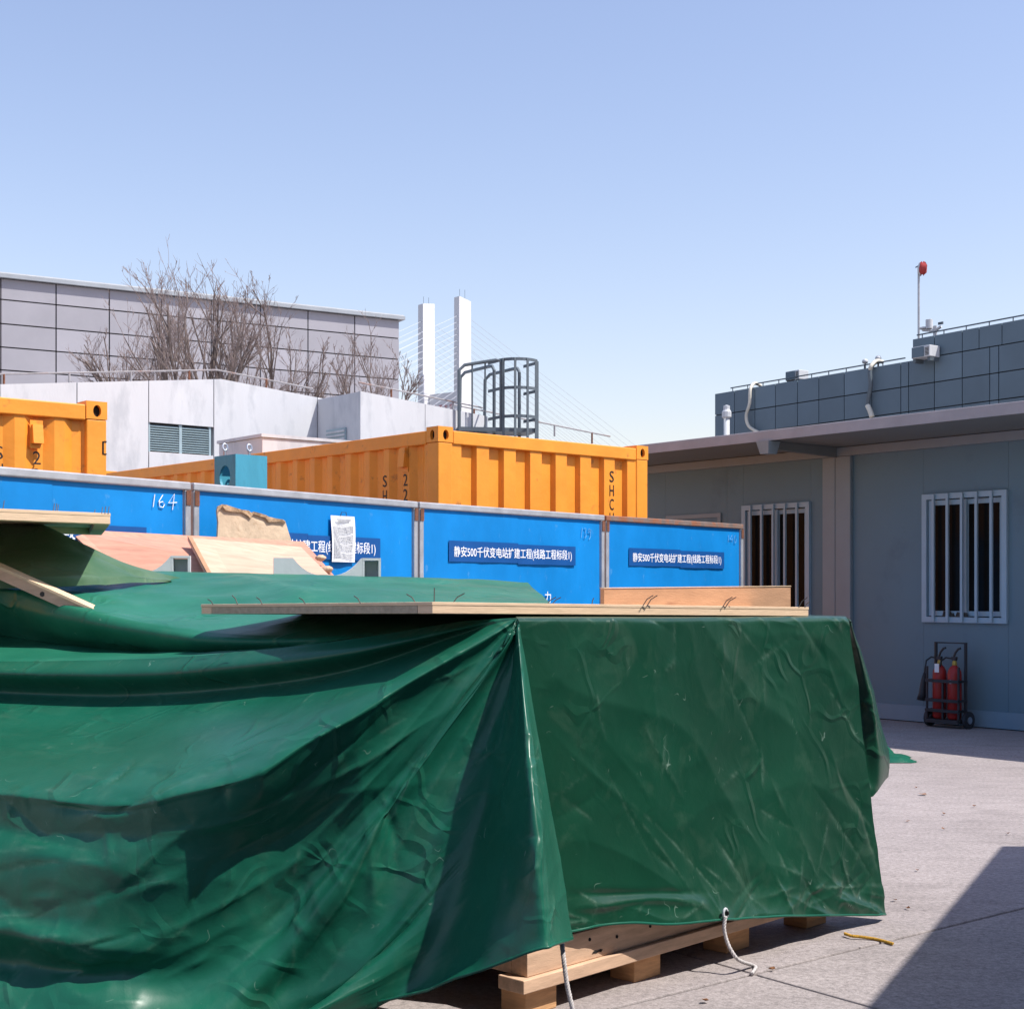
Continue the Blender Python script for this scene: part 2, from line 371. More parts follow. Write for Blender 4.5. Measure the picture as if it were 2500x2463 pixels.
# small litter on the concrete
for k, (x, y) in enumerate([(2253, 1941), (2378, 1970), (2304, 1989), (2215, 2007), (2237, 1925), (2304, 2026), (2186, 2200), (2240, 2127), (2216, 2220), (1722, 2447), (2461, 2037), (1886, 2200+260-90)]):
    p = G(x, y)
    b = MB(); s = .011 if k else .03
    pts = []
    for q in range(7):
        w = 2*math.pi*q/7; rr = s*random.uniform(.5, 1.1)
        pts.append((rr*math.cos(w), rr*1.5*math.sin(w), .006+random.uniform(0, .008)))
    b.add(pts + [(0, 0, .004)], [(q, (q+1) % 7, 7) for q in range(7)])
    o = b.build('dry_leaf', M_leaf); o.location = (p.x, p.y, 0.002); o.rotation_euler = (0, 0, random.uniform(0, 6))
    tag(o, 'curled dry brown leaf fallen on the sunlit concrete' if k == 0 else 'tiny dark scrap of dry leaf scattered on the concrete', 'leaf', 'leaf litter on the concrete')

# ================================================================== FAR: bridge
br = empty('cable_stayed_bridge', (-20.7, 600, 0), (1, 0), 'tall white twin-legged pylon of a cable-stayed bridge far behind the roofs', 'bridge')
def leg(cx, cy, ztop, tilt):
    e1 = Vector((.80, .60, 0)); e2 = Vector((-.60, .80, 0))
    c = Vector((cx, cy, 0)); w, d = 2.95, 1.9
    pts = []
    for z, k in ((-1, 1.1), (ztop, 1.0)):
        for a, b_ in ((-1, -1), (1, -1), (1, 1), (-1, 1)):
            p = c + e1*w*a*k + e2*d*b_*k; pts.append((p.x, p.y, z if z < 0 else z - (tilt if a > 0 else 0)))
    lo = MB().hexa(pts).build('pylon_leg', M_bridge, br)
    for q in (-.5, .4):
        MB().tube([c+e1*w*q+Vector((0, 0, ztop-1)), c+e1*w*q+Vector((0, 0, ztop+3.4))], .10, 4).build('mast', M_cage, lo)
    return lo
leg(0, 0, 123.6, 1.6); leg(-15.9, 12.8, 123.0, -.6)
MB().hexa([(-14.4, 11.0, 76), (-1.4, .6, 76), (-.6, 3.0, 76), (-13.4, 13.2, 76), (-14.4, 11.0, 84.5), (-1.4, .6, 84.5), (-.6, 3.0, 84.5), (-13.4, 13.2, 84.5)]).build('crossbeam', M_bridge, br)
td = (Vector((-1.4, .6, 0)) - Vector((-14.4, 11.0, 0))).normalized()
for k, ch in enumerate('徐浦大桥'):
    o = text(ch, 2.2, 2.4, M_redsign, br, tuple(Vector((-14.4, 11.0, 77.3)) + td*(2.2+k*3.1) + Vector((-.5, -.6, 0))*.5), 'sign_character')
    o.rotation_euler = (0, 0, math.atan2(td.y, td.x))
cd = Vector((.627, .78, 0))
for (cx, cy) in ((0, 0), (-15.9, 12.8)):
    for sgn, Lm in ((1, 220), (-1, 170)):
        for i in range(20):
            f_ = i/19
            a = Vector((cx, cy, 117-48*f_)); bb = Vector((cx, cy, 40)) + cd*sgn*(Lm-(Lm-35)*f_)
            MB().tube([a, bb], .075, 3, False).build('cable', M_cable, br)

# ================================================================== FAR: grey panelled hall
gd = Vector((.862, .507)); go = P(975, 1440, 45); go = (go.x, go.y)
gh = empty('panelled_hall', go, gd, 'large windowless hall clad in dark grey rectangular panels behind the tree', 'building')
def gz(x, y):
    t = along(go, gd, x); D = go[1]+gd.y*t; return CH+(HY-y)/F*D
ztop = gz(975, 782)
cols = [along(go, gd, x) for x in (-420, -280, -138, 2, 137, 267, 394, 516, 636, 752, 866, 975)]
rows = [ztop] + [gz(2, y) for y in (731, 790, 847, 903, 960, 1017, 1074)]
MB().box(cols[0], -.02, .06, 12, 0, ztop).build('wall_backing', M_dark, gh)
for i in range(len(cols)-1):
    for j in range(len(rows)-1):
        MB().box(cols[i]+.018, cols[i+1]-.018, 0, .059, rows[j+1]+.018, rows[j]-.018).build('cladding_panel', M_greys[(i*7+j*5+i*j) % 4], gh)
MB().box(cols[0], .14, -.14, 12.2, ztop+.002, ztop+.11).build('roof', M_grey_eave, gh)
MB().box(cols[0], .12, -.10, -.05, ztop+.112, ztop+.15).build('roof_edge_strip', M_acwhite, gh)
MB().box(-.019, -.002, .062, 11.9, 0, ztop).build('end_wall', M_grey_panel, gh)

# ================================================================== bare trees
def make_tree(base, specs, label, seed, z0, dome):
    rnd = random.Random(seed)
    e = empty('bare_tree', base, (1, 0), label, 'tree')
    tb, bb, wb = MB(), MB(), MB()
    def grow(p, d, L, r, depth, up):
        n = 4; dj = rnd.uniform(.7, 1.12)**2; pts = [p]; rs = [r]; q = p.copy(); dd = d.copy()
        for i in range(n):
            dd = (dd + Vector((rnd.gauss(0, .12), rnd.gauss(0, .12), rnd.gauss(0, .06)+up))).normalized()
            q = q + dd*L/n
            if ((q.x-dome[0])/dome[1])**2+((q.z-z0)/dome[2])**2 > dj and i > 0: break
            pts.append(q.copy()); rs.append(r*(1-.6*(i+1)/n))
        (tb if depth == 0 else bb if depth == 1 else wb).tube(pts, rs, 5 if depth < 2 else 3, False)
        n = len(pts)-1
        if depth >= 4: return
        k = {0: 9, 1: 5, 2: 4, 3: 2}[depth]
        for _ in range(k):
            f_ = rnd.uniform(.28, 1.0); i = min(int(f_*n), n-1); fr = f_*n-i
            o = pts[i].lerp(pts[i+1], fr)
            ax = Vector((rnd.gauss(0, 1), rnd.gauss(0, 1), rnd.gauss(0, .5))).normalized()
            nd = (dd + ax*rnd.uniform(.35, .70)).normalized()
            grow(o, nd, L*rnd.uniform(.28, .54), max(rs[i]*.5, .0042), depth+1, up*1.0)
    tb.tube([Vector((0, 0, 0)), Vector((.05, 0, 1.2)), Vector((0, .05, z0))], [.16, .14, .11], 8)
    ns_ = len(specs)
    for (ang, L, r) in specs:
        a = R(ang)
        grow(Vector((rnd.uniform(-.12, .12), rnd.uniform(-.1, .1), z0-.1)), Vector((math.sin(a), rnd.uniform(-.35, .35), math.cos(a))).normalized(), L, r, 0, .07)
    tb.build('trunk', M_bark, e); bb.build('branches', M_bark, e); wb.build('twigs', M_twig, e); return e
def tb_(x, D): p = P(x, HY, D); return (p.x, p.y, 0)
make_tree(tb_(505, 27), [(a, 3.9*f_, .05) for a, f_ in ((-55, .85), (-48, .92), (-41, 1.1), (-33, .95), (-25, 1.08), (-17, .95), (-9, 1.08), (-2, .98), (5, 1.1), (13, .98), (21, 1.06), (30, .9), (40, .8))],
          'wide leafless tree with a fan of many stems in front of the grey hall', 3, 3.2, (-.4, 2.45, 4.4))
make_tree(tb_(665, 28), [(a, 3.1*f_, .04) for a, f_ in ((-45, .9), (-28, 1), (-14, 1.1), (0, 1.1), (14, 1.05), (28, 1), (42, .9), (55, .8))],
          'smaller leafless tree right of the wide one, above the stepped white wall', 11, 3.6, (0, 1.3, 3.6))
make_tree(tb_(900, 27.5), [(a, 2.3*f_, .03) for a, f_ in ((-50, .9), (-30, 1), (-12, 1), (8, 1.1), (26, 1.15), (44, 1.0))],
          'low leafless shrub tree by the right end of the grey hall', 23, 3.6, (0, 1.15, 2.9))

# ================================================================== white low building
wd = Vector((.77, .638)); wo = P(540, HY, 20); wo = (wo.x, wo.y)
wb = empty('white_gabled_building', wo, wd, 'low white rendered building with shallow gable top and louvred vent', 'building')
def wz(o, d, x, y):
    t = along(o, d, x); D = o[1]+d.y*t; return t, CH+(HY-y)/F*D
tl = -8.0
def ztopg(t): return 4.29-.115*abs(t) if t < 0 else 4.29-.078*t
bounds = [tl] + [along(wo, wd, x) for x in (-240, 0, 188, 363, 522)] + [along(wo, wd, 775), 3.4, 5.2, 7.4]
v0, v1 = along(wo, wd, 363), along(wo, wd, 520)
vz1, vz0 = wz(wo, wd, 363, 1030)[1], wz(wo, wd, 363, 1102)[1]
MB().prism([(tl, 0), (7.4, 0), (7.4, ztopg(7.4)-.06), (0, 4.22), (tl, ztopg(tl)-.06)], .09, 6.0).build('building_body', M_white_wall, wb)
for i in range(len(bounds)-1):
    a, b_ = bounds[i]+.007, bounds[i+1]-.007
    if abs(bounds[i]-v0) < .01:
        m_ = MB(); m_.prism([(a, vz1), (b_, vz1), (b_, ztopg(b_)), (a, ztopg(a))], 0, .088); MB().box(a, b_, 0, .088, 0, vz0).build('wall_panel', M_white_wall, wb)
        m_.build('wall_panel', M_white_wall, wb)
    elif a < 0 < b_:
        MB().prism([(a, 0), (b_, 0), (b_, ztopg(b_)), (0, 4.29), (a, ztopg(a))], 0, .088).build('wall_panel', M_white_wall, wb)
    else:
        MB().prism([(a, 0), (b_, 0), (b_, ztopg(b_)), (a, ztopg(a))], 0, .088).build('wall_panel', M_white_wall, wb)
lv = MB().box(v0+.01, v1-.02, .06, .085, vz0+.002, vz1-.002).build('vent', M_dark, wb)
mid = (v0+v1)/2
for (a, b_) in ((v0+.008, v0+.03), (mid-.02, mid+.02), (v1-.05, v1-.02)): MB().box(a, b_, .02, .058, vz0+.003, vz1-.003).build('vent_mullion', M_bluefilm, wb)
for half in ((v0+.032, mid-.022), (mid+.022, v1-.052)):
    for k in range(11):
        z = vz0+.02+k*(vz1-vz0-.06)/10.5
        MB().hexa([(half[0], .018, z), (half[1], .018, z), (half[1], .03, z+.006), (half[0], .03, z+.006),
                   (half[0], .05, z+.022), (half[1], .05, z+.022), (half[1], .056, z+.03), (half[0], .056, z+.03)]).build('vent_slat', M_bluefilm, wb)
# projecting bay
p775 = Vector(wo) + wd*along(wo, wd, 775)
nrm = Vector((wd.y, -wd.x))
def raylen(o, d, x): return along((o.x, o.y), (d.x, d.y), x)
s_ = raylen(p775, nrm, 880); bo = p775 + nrm*s_
bay = empty('white_projecting_bay', (bo.x, bo.y), wd, 'white projecting bay of the low building casting a shadow on its left', 'building')
bL = along((bo.x, bo.y), wd, 1190)
def zb(t): return 4.14-.078*t
b1 = along((bo.x, bo.y), wd, 1038)
MB().prism([(0.002, 0), (bL-.002, 0), (bL-.002, zb(bL)-.004), (.002, 4.136)], .06, s_-.01).build('bay_body', M_white_wall, bay)
MB().prism([(0, 0), (b1-.005, 0), (b1-.005, zb(b1)), (0, 4.14)], 0, .058).build('wall_panel', M_white_wall, bay)
MB().prism([(b1+.005, 0), (bL, 0), (bL, zb(bL)), (b1+.005, zb(b1))], 0, .058).build('wall_panel', M_white_wall, bay)
# little side louvre on the shaded return
lw = MB(); lw.box(-.03, -.002, .35, .85, 3.36, 3.66); lw.build('side_vent', M_bluefilm, bay)
for k in range(5): MB().box(-.045, -.031, .36, .84, 3.375+k*.056, 3.405+k*.056).build('side_vent_slat', M_white_wall, bay)
def roof_rail(parent, pts, z_off, y):
    r = MB(); r.tube([(t, y, z+z_off) for t, z in pts], .012, 6); o = r.build('roof_rail', M_oldrail, parent)
    for (a, za), (b_, zb_) in zip(pts[:-1], pts[1:]):
        n = max(1, int(abs(b_-a)/.8))
        for k in range(n):
            t = a+(b_-a)*(k+.5)/n; z = za+(zb_-za)*(k+.5)/n
            MB().tube([(t, y, z-.02), (t, y, z+z_off)], .016, 5).build('rail_post', M_rust if k % 3 == 0 else M_oldrail, parent)
roof_rail(wb, [(-6, ztopg(-6)), (0, 4.29), (bounds[6], ztopg(bounds[6]))], .14, .12)
roof_rail(bay, [(.05, 4.14), (bL, zb(bL))], .14, .12)
roof_rail(wb, [(3.6, ztopg(3.6)), (6.9, ztopg(6.9))], .16, -.6)
# low concrete parapet box
lb = P(640, HY, 17.5)
lbx = empty('concrete_box', (lb.x, lb.y), wd, 'low pale concrete box with a grey shaded left side behind the container', 'concrete box')
MB().box(0, 1.5, 0, 1.1, 0, CH+(HY-1067)/F*17.5).build('box_wall', M_white_wall, lbx, bevel=.01)
MB().box(-.02, 1.52, -.02, 1.12, CH+(HY-1067)/F*17.5+.002, CH+(HY-1065)/F*17.5+.03).build('coping', M_white_wall, lbx)

# ================================================================== ladder cage
lc = P(1262, HY, 21.4)
cage = empty('roof_ladder_cage', (lc.x, lc.y), (.86, .5), 'dark steel hooped ladder cage with handrails rising above the white bay', 'ladder')
cz = lambda y: CH+(HY-y)/F*21.4
zt = cz(884)
angs = [R(a) for a in (200, 235, 270, 305, 340)]
hr = .30
ex = lambda v: Vector((v.x*1.035, v.y*1.035, v.z))
def hoop(z): return [(-hr, .32, z), (-hr, 0, z)] + [(hr*math.cos(a), hr*math.sin(a), z) for a in [R(180+k*15) for k in range(1, 12)]] + [(hr, 0, z), (hr, .32, z)]
for z in (zt, zt-.42, zt-.84, zt-1.26, zt-1.7, zt-2.2):
    h_ = MB(); q = hoop(z)
    for a, b_ in zip(q[:-1], q[1:]):
        a, b_ = Vector(a), Vector(b_); h_.hexa([a+Vector((0,0,-.022)), b_+Vector((0,0,-.022)), ex(b_)+Vector((0,0,-.022)), ex(a)+Vector((0,0,-.022)),
                                              a+Vector((0,0,.022)), b_+Vector((0,0,.022)), ex(b_)+Vector((0,0,.022)), ex(a)+Vector((0,0,.022))])
    h_.build('cage_hoop', M_cage, cage)
for a in angs:
    MB().box(-.018, .018, -.006, .006, zt-2.4, zt+.02).build('cage_strap', M_cage, cage).location = (hr*1.04*math.cos(a), hr*1.04*math.sin(a), 0)
for x in (-.22, .22):
    MB().tube([(x, .30, .0), (x, .30, zt-.10), (x, .36, zt-.03), (x, .5, zt-.02), (x-.12, 1.0, zt-.05), (x-.14, 1.12, zt-.12), (x-.14, 1.14, zt-.9)], .026, 7).build('ladder_rail', M_cage, cage)
for k in range(13): MB().tube([(-.22, .3, .3+k*.28), (.22, .3, .3+k*.28)], .013, 5).build('rung', M_cage, cage)
MB().tube([(-.30, -.05, zt-1.02), (-.30, -.05, zt-.02), (-.36, .0, zt), (-.78, .2, zt-.08), (-.86, .22, zt-.16), (-.86, .22, zt-1.0)], .026, 7).build('handrail', M_cage, cage)
for x, y in ((-.5, .08), (-.68, .15)): MB().tube([(x, y, zt-1.0), (x, y, zt-.05)], .014, 5).build('baluster', M_cage, cage)
MB().hexa([(-.9, .15, zt-1.06), (.2, -.25, zt-1.06), (.35, .3, zt-1.06), (-.75, .75, zt-1.06), (-.9, .15, zt-1.0), (.2, -.25, zt-1.0), (.35, .3, zt-1.0), (-.75, .75, zt-1.0)]).build('platform', M_cage, cage)

# ================================================================== teal panelled building on the right
td2 = Vector((.553, -.833)); to_ = P(1745, HY, 50); to_ = (to_.x, to_.y)
tbd = empty('teal_panel_building', to_, td2, 'flat-roofed building clad in dark blue-grey panels above the cabin roof', 'building')
pxs = [1745, 1793, 1843, 1893, 1947, 1999, 2061, 2128, 2199, 2218, 2281, 2349, 2416, 2438, 2513, 2590, 2680]
tc_ = [along(to_, td2, x) for x in pxs]
zr = [8.19-.76*k for k in range(6)]
MB().box(0.01, tc_[-1], .06, 14, 0, 8.16).build('wall_backing', M_dark, tbd)
for i in range(len(tc_)-1):
    for j in range(5):
        MB().box(tc_[i]+.016, tc_[i+1]-.016, 0, .058, zr[j+1]+.016, zr[j]-.016).build('cladding_panel', M_teals[(i*5+j*3+i*j) % 4], tbd)
ub = tc_[9]+.15
MB().box(ub, tc_[-1], .062, 10, 8.17, 8.78).build('upper_backing', M_dark, tbd)
up = [ub]+tc_[10:12]+[along(to_, td2, x) for x in (2390, 2446, 2510, 2600, 2680)]
for a, b_ in zip(up[:-1], up[1:]): MB().box(a+.014, b_-.014, 0.002, .06, 8.205, 8.8).build('cladding_panel', M_teal_panel, tbd)
MB().box(ub-.01, ub-.001, .06, 5, 8.19, 8.8).build('upper_end_wall', M_teal_panel, tbd)
MB().tube([(.6, .2, 8.33), (tc_[9]-.3, .2, 8.33)], .022, 5).build('roof_rail', M_cage, tbd)
MB().tube([(ub, .2, 8.95), (tc_[-1], .2, 8.95)], .022, 5).build('roof_rail', M_cage, tbd)
for k in range(10): MB().tube([(.7+k*.75, .2, 8.15), (.7+k*.75, .2, 8.33)], .016, 4).build('rail_post', M_cage, tbd)
for k in range(9): MB().tube([(ub+.2+k*.8, .2, 8.75), (ub+.2+k*.8, .2, 8.95)], .016, 4).build('rail_post', M_cage, tbd)
def roof_item(x, y, off=.6):                                  # point on that roof seen at photo x, set back by off
    o = Vector(to_) + Vector((.833, .553))*off
    t = along((o.x, o.y), td2, x); q = o+td2*t
    return Vector((q.x, q.y, CH-(y-HY)/F*q.y))
def ac_unit(x, y0, y1, lab, off=.7):
    p = roof_item(x, y1, off); h = (y1-y0)/F*p.y
    e = empty('air_conditioner', p, td2, lab, 'air conditioner', 'air conditioners on the teal building')
    w = h*2.0
    MB().box(-w*.5, w*.5, 0, .45, 0, h).build('casing', M_acwhite, e, bevel=.02)
    MB().box(-w*.46, w*.2, -.02, -.002, h*.06, h*.94).build('fan_grille', M_teal_panel, e)
    for k in range(6): MB().box(w*.27, w*.46, -.012, -.002, h*(.15+k*.12), h*(.2+k*.12)).build('louvre', M_dark, e)
    for q in (-.4, .4): MB().box(w*q-.05, w*q+.05, .05, .4, -.12, -.002).build('foot', M_cage, e)
ac_unit(1934, 905, 928, 'white air conditioner on the roof edge, nearer the building corner')
ac_unit(2247, 845, 873, 'white air conditioner on the roof step below the windsock pole', -.5)
p = roof_item(2243, 830, 1.2)
ws = empty('windsock_pole', p, td2, 'thin pole with a limp red and white windsock on the roof', 'windsock')
hp = 180/F*p.y
MB().tube([(0, 0, -.7), (0, 0, hp)], .035, 6).build('pole', M_galv, ws)
MB().tube([(-.12, 0, hp-.02), (.2, 0, hp+.06)], .02, 5).build('arm', M_cage, ws)
b = MB()
ring = []
for k, (r_, dx, dz) in enumerate([(.03, .15, .10), (.11, .15, .05), (.17, .15, -.07), (.15, .14, -.20), (.05, .13, -.30)]):
    ring.append([(dx+r_*math.cos(2*math.pi*q/12)*(.9+.2*math.sin(q*2.1+k)), r_*.8*math.sin(2*math.pi*q/12), hp+dz+.03*math.sin(q+k)) for q in range(13)])
b.grid(ring).build('sock', mat('sock_red', (.42, .05, .05), .8, .1, 6), ws, smooth=True)
b = MB(); b.grid([[(x-.012, y-.012, z) for x, y, z in r_[6:10]] for r_ in ring[1:]]).build('white_band', M_acwhite, ws, smooth=True)
p = roof_item(2283, 822, 1.0)
wst = empty('weather_station', p, td2, 'small white weather station with rain gauge and vanes on the roof', 'weather station')
u_ = p.y/F
MB().tube([(0, 0, -.8), (0, 0, 26*u_)], .06, 6).build('mast', M_galv, wst)
MB().tube([(-38*u_, 0, 22*u_), (0, 0, 14*u_), (18*u_, 0, 22*u_)], .045, 6).build('arm', M_acwhite, wst)
MB().lathe([(.11, 0), (.11, 22*u_), (.095, 22.5*u_)], 12, (-18*u_, 0, 22*u_)).build('rain_gauge', M_acwhite, wst)
MB().lathe([(.02, 0), (.13, .02), (.13, .07), (.02, .1)], 10, (-36*u_, 0, 22*u_)).build('wind_cup', M_acwhite, wst)
MB().box(10*u_, 24*u_, -.02, .02, 27*u_, 33*u_).build('wind_vane', M_cage, wst)
def hose(pts, lab, m, r=.05):
    q = [roof_item(x, y, o) for x, y, o in pts]
    c0 = q[0]; e = empty('roof_hose', c0, (1, 0), lab, 'hose', 'hoses over the roof edge')
    sm = []
    for i in range(len(q)-1):
        for k in range(5):
            t = k/5; a = q[max(i-1, 0)]; b_ = q[i]; c_ = q[i+1]; d_ = q[min(i+2, len(q)-1)]
            sm.append(.5*((2*b_)+(c_-a)*t+(2*a-5*b_+4*c_-d_)*t*t+(-a+3*b_-3*c_+d_)*t**3)-c0)
    sm.append(q[-1]-c0); MB().tube(sm, r, 7).build('pipe', m, e, smooth=True); return e
hose([(1858, 942, .5), (1842, 936, .2), (1832, 950, -.14), (1830, 985, -.14), (1822, 1015, -.14), (1828, 1040, -.14), (1850, 1055, -.16)], 'cream hose looping over the roof edge near the corner', M_hose, .055)
hose([(2150, 882, .5), (2135, 886, .1), (2124, 905, -.14), (2126, 940, -.14), (2120, 975, -.14), (2119, 995, -.14)], 'pale and black cable bundle hanging over the roof edge', M_cage, .07)
hose([(2155, 884, .45), (2140, 881, .15), (2127, 893, -.16), (2124, 902, -.16)], 'cream pipe end arching over the roof edge above the black bundle', M_hose, .06)
hose([(2118, 990, -.16), (2124, 1003, -.18), (2129, 1018, -.2)], 'pale hose end below the black cable bundle', M_hose, .08)
p = roof_item(1774, 1062, -1.2)
vp = empty('vent_pipe', p, td2, 'short white plastic vent pipe with capped top beside the building corner', 'pipe')
MB().tube([(0, 0, -5.3), (0, 0, 60*p.y/F)], .10, 10).build('pipe', M_acwhite, vp, smooth=True)
MB().lathe([(.11, 0), (.16, .05), (.16, .22), (.11, .3), (.11, .42), (.02, .45)], 12, (0, 0, 40*p.y/F)).build('cap', M_acwhite, vp)
for x, y in ((2112, 888), (2144, 880)):
    p = roof_item(x, y, .5); MBv = MB().lathe([(.03, -.4), (.03, 0), (.08, .01), (.10, .07), (.07, .13), (.02, .15)], 12)
    o = MBv.build('roof_ventilator', M_acwhite, None, smooth=True); o.location = p
    tag(o, 'small round white vent cap %s the cable bundle on the roof edge' % ('left of' if x < 2130 else 'right of'), 'vent')

# ================================================================== site cabin
cdv = Vector((.619, -.785)); co = (4.32, 14.4)
cb = empty('site_cabin', co, cdv, 'pale grey prefabricated site cabin with barred windows and a wide roof overhang', 'cabin')
cx_ = lambda x: along(co, cdv, x)
T0, T1 = -5.2, 4.6
def win(xa, xb, ya, yb, xref):
    t = cx_(xref); D = co[1]+cdv.y*t
    return cx_(xa), cx_(xb), CH+(HY-yb)/F*D, CH+(HY-ya)/F*D
wins = [win(2255, 2462, 1208, 1518, 2255), win(1815, 1980, 1232, 1505, 1815)]
wins[1] = (wins[1][0], wins[1][1], wins[0][2], wins[0][3])
wins.append((wins[0][0]+2.6, wins[0][1]+2.6, wins[0][2], wins[0][3]))
ZW = 2.78
seams = sorted([T0, cx_(1625), cx_(1775), cx_(2015), cx_(2083), T1] + [w[k] for w in wins for k in (0, 1)] + [2.05])
for a, b_ in zip(seams[:-1], seams[1:]):
    hit = [w for w in wins if abs(w[0]-a) < .01 and abs(w[1]-b_) < .01]
    m_ = MB()
    if hit:
        w = hit[0]; m_.box(a+.001, b_-.001, 0, .06, .16, w[2]); MB().box(a+.001, b_-.001, 0, .06, w[3], ZW).build('wall_panel', M_cabin, cb)
    else: m_.box(a+.001, b_-.001, 0, .06, .16, ZW)
    m_.build('wall_panel', M_cabin, cb)
MB().box(T0, T1, .02, .10, 0, .158).build('wall_base', M_dark, cb)
MB().box(T0, T1, -.03, .019, .012, .17).build('base_strip', M_cabin_base, cb)
MB().box(T0, T1, 4.5, 4.6, 0, ZW).build('back_wall', M_cabin, cb)
MB().box(T0-.06, T0-.001, 0, 4.6, 0, ZW).build('end_wall', M_cabin, cb)
MB().box(T1+.001, T1+.06, 0, 4.6, 0, ZW).build('end_wall', M_cabin, cb)
MB().box(T0, T1, .11, 4.49, .05, .09).build('floor', M_soffit, cb)
c0, c1 = cx_(2015), cx_(2083); cm = cx_(2046)
MB().box(c0, cm-.003, -.05, -.001, 0.172, ZW-.002).build('post', M_cabin_frame, cb, bevel=.006)
MB().box(cm+.003, c1, -.05, -.001, 0.172, ZW-.002).build('post', M_cabin_frame, cb, bevel=.006)
MB().box(T0, cm-.004, -.055, .06, ZW+.001, 2.875).build('beam', M_cabin_frame, cb, bevel=.006)
MB().box(cm+.004, T1, -.055, .06, ZW+.001, 2.875).build('beam', M_cabin_frame, cb, bevel=.006)
OV = 1.15
MB().box(T0-.1, T1+.1, -OV, 4.7, 2.88, 2.92).build('soffit', M_soffit, cb)
MB().box(T0-.12, T1+.12, -OV-.02, 4.75, 2.922, 2.985).build('roof', M_roof_edge, cb, bevel=.008)
MB().box(T0-.12, T1+.12, -OV-.03, -OV-.021, 2.876, 2.966).build('fascia', M_roof_edge, cb)
MB().hexa([(cm-.03, -OV+.02, 2.80), (cm+.03, -OV+.02, 2.80), (cm+.03, -.06, 2.77), (cm-.03, -.06, 2.77), (cm-.03, -OV+.02, 2.877), (cm+.03, -OV+.02, 2.877), (cm+.03, -.06, 2.877), (cm-.03, -.06, 2.877)]).build('roof_bracket', M_soffit, cb)
MB().hexa([(cm-.05, -OV-.03, 2.745), (cm+.06, -OV-.03, 2.745), (cm+.06, -OV+.1, 2.745), (cm-.05, -OV+.1, 2.745), (cm-.08, -OV-.06, 2.873), (cm+.09, -OV-.06, 2.873), (cm+.09, -OV+.12, 2.873), (cm-.08, -OV+.12, 2.873)]).build('gutter_spout', M_cabin_frame, cb)
# door outline behind the container
d0, d1 = cx_(1628), cx_(1762)
for (a, b_, z0, z1) in ((d0, d0+.05, .18, 2.2), (d1-.05, d1, .18, 2.2), (d0, d1, 2.202, 2.25)): MB().box(a, b_, -.02, -.001, z0, z1).build('door_frame', M_cabin_frame, cb)
MB().box(d0+.052, d1-.052, -.012, -.001, .18, 2.198).build('door', M_cabin, cb)
for (a, b_, z0, z1) in wins:
    wn = empty('window', (0, 0, 0)); wn.parent = cb
    fw = .055
    for (p0, p1, q0, q1) in ((a, a+fw, z0, z1), (b_-fw, b_, z0, z1), (a+fw, b_-fw, z0, z0+fw), (a+fw, b_-fw, z1-fw, z1)):
        MB().box(p0, p1, -.035, .055, q0, q1).build('frame', M_upvc, wn)
    mx_ = (a+b_)/2-.02
    for (p0, p1, yy) in ((a+fw+.01, mx_+.04, -.005), (mx_, b_-fw-.01, .022)):     # two sliding sashes
        for (r0, r1, q0, q1) in ((p0, p0+.045, z0+fw+.01, z1-fw-.01), (p1-.045, p1, z0+fw+.01, z1-fw-.01), (p0+.045, p1-.045, z0+fw+.01, z0+fw+.06), (p0+.045, p1-.045, z1-fw-.06, z1-fw-.01)):
            MB().box(r0, r1, yy, yy+.025, q0, q1).build('sash', M_upvc, wn)
        MB().box(p0+.045, p1-.045, yy+.010, yy+.014, z0+fw+.06, z1-fw-.06).build('pane', M_glass, wn)
    for k in range(5):
        x = a+.15+k*(b_-a-.24)/4.4
        MB().box(x-.013, x+.013, -.062, -.036, z0+.01, z1-.005).build('bar', M_upvc, wn)
w = wins[0]
b = MB()
for k in range(9):
    x = w[0]+.20+random.uniform(0, .26); z = w[2]+.058
    b.hexa([(x, -.02, z), (x+.06, -.03, z), (x+.07, .0, z), (x, .0, z), (x+.01, -.02, z+.03+random.uniform(0, .04)), (x+.05, -.02, z+.03), (x+.06, .0, z+.04), (x+.01, .0, z+.03)])
o = b.build('work_gloves', mat('glove_cloth', (.07, .065, .06), .95, .5, 30)); o.parent = None
o.matrix_world = cb.matrix_basis.copy(); o.location = cb.location; o.rotation_euler = cb.rotation_euler
tag(o, 'dark crumpled work gloves lying on the sill of the right barred window', 'gloves')

# ------------------------------------------------------------------ extinguisher trolley
tt = cx_(2334); 
base = Vector(co)+cdv*(tt+.07) + Vector((-.785, -.619))*.24
ct = empty('extinguisher_trolley', (base.x, base.y, 0), cdv, 'black wheeled steel trolley holding two fire extinguishers by the cabin wall', 'trolley')
HW = .17
MB().tube([(-HW, .05, .08), (-HW, .05, .83), (HW, .05, .83), (HW, .05, .08)], .018, 6).build('frame', M_cart, ct)
for z in (.17, .27, .46): 
    MB().box(-HW-.02, HW+.02, -.105, -.09, z-.015, z+.015).build('cross_bar', M_cart, ct)
    for x in (-HW-.02, HW+.005): MB().box(x, x+.015, -.089, .05, z-.012, z+.012).build('side_bar', M_cart, ct)
for x in (-HW-.01, 0, HW+.01): MB().box(x-.01, x+.01, -.089, -.075, .09, .6 if x else .46).build('upright', M_cart, ct)
MB().box(-HW-.02, HW+.02, -.11, .08, .05, .085).build('base_tray', M_cart, ct)
for x in (-.235, .205):
    wh = MB(); wh.tube([(x, .02, .085), (x+.03, .02, .085)], .085, 18); t_ = wh.build('wheel', M_cart, ct)
    MB().tube([(x-.006, .02, .085), (x+.036, .02, .085)], .035, 12).build('hub', M_steel, t_)
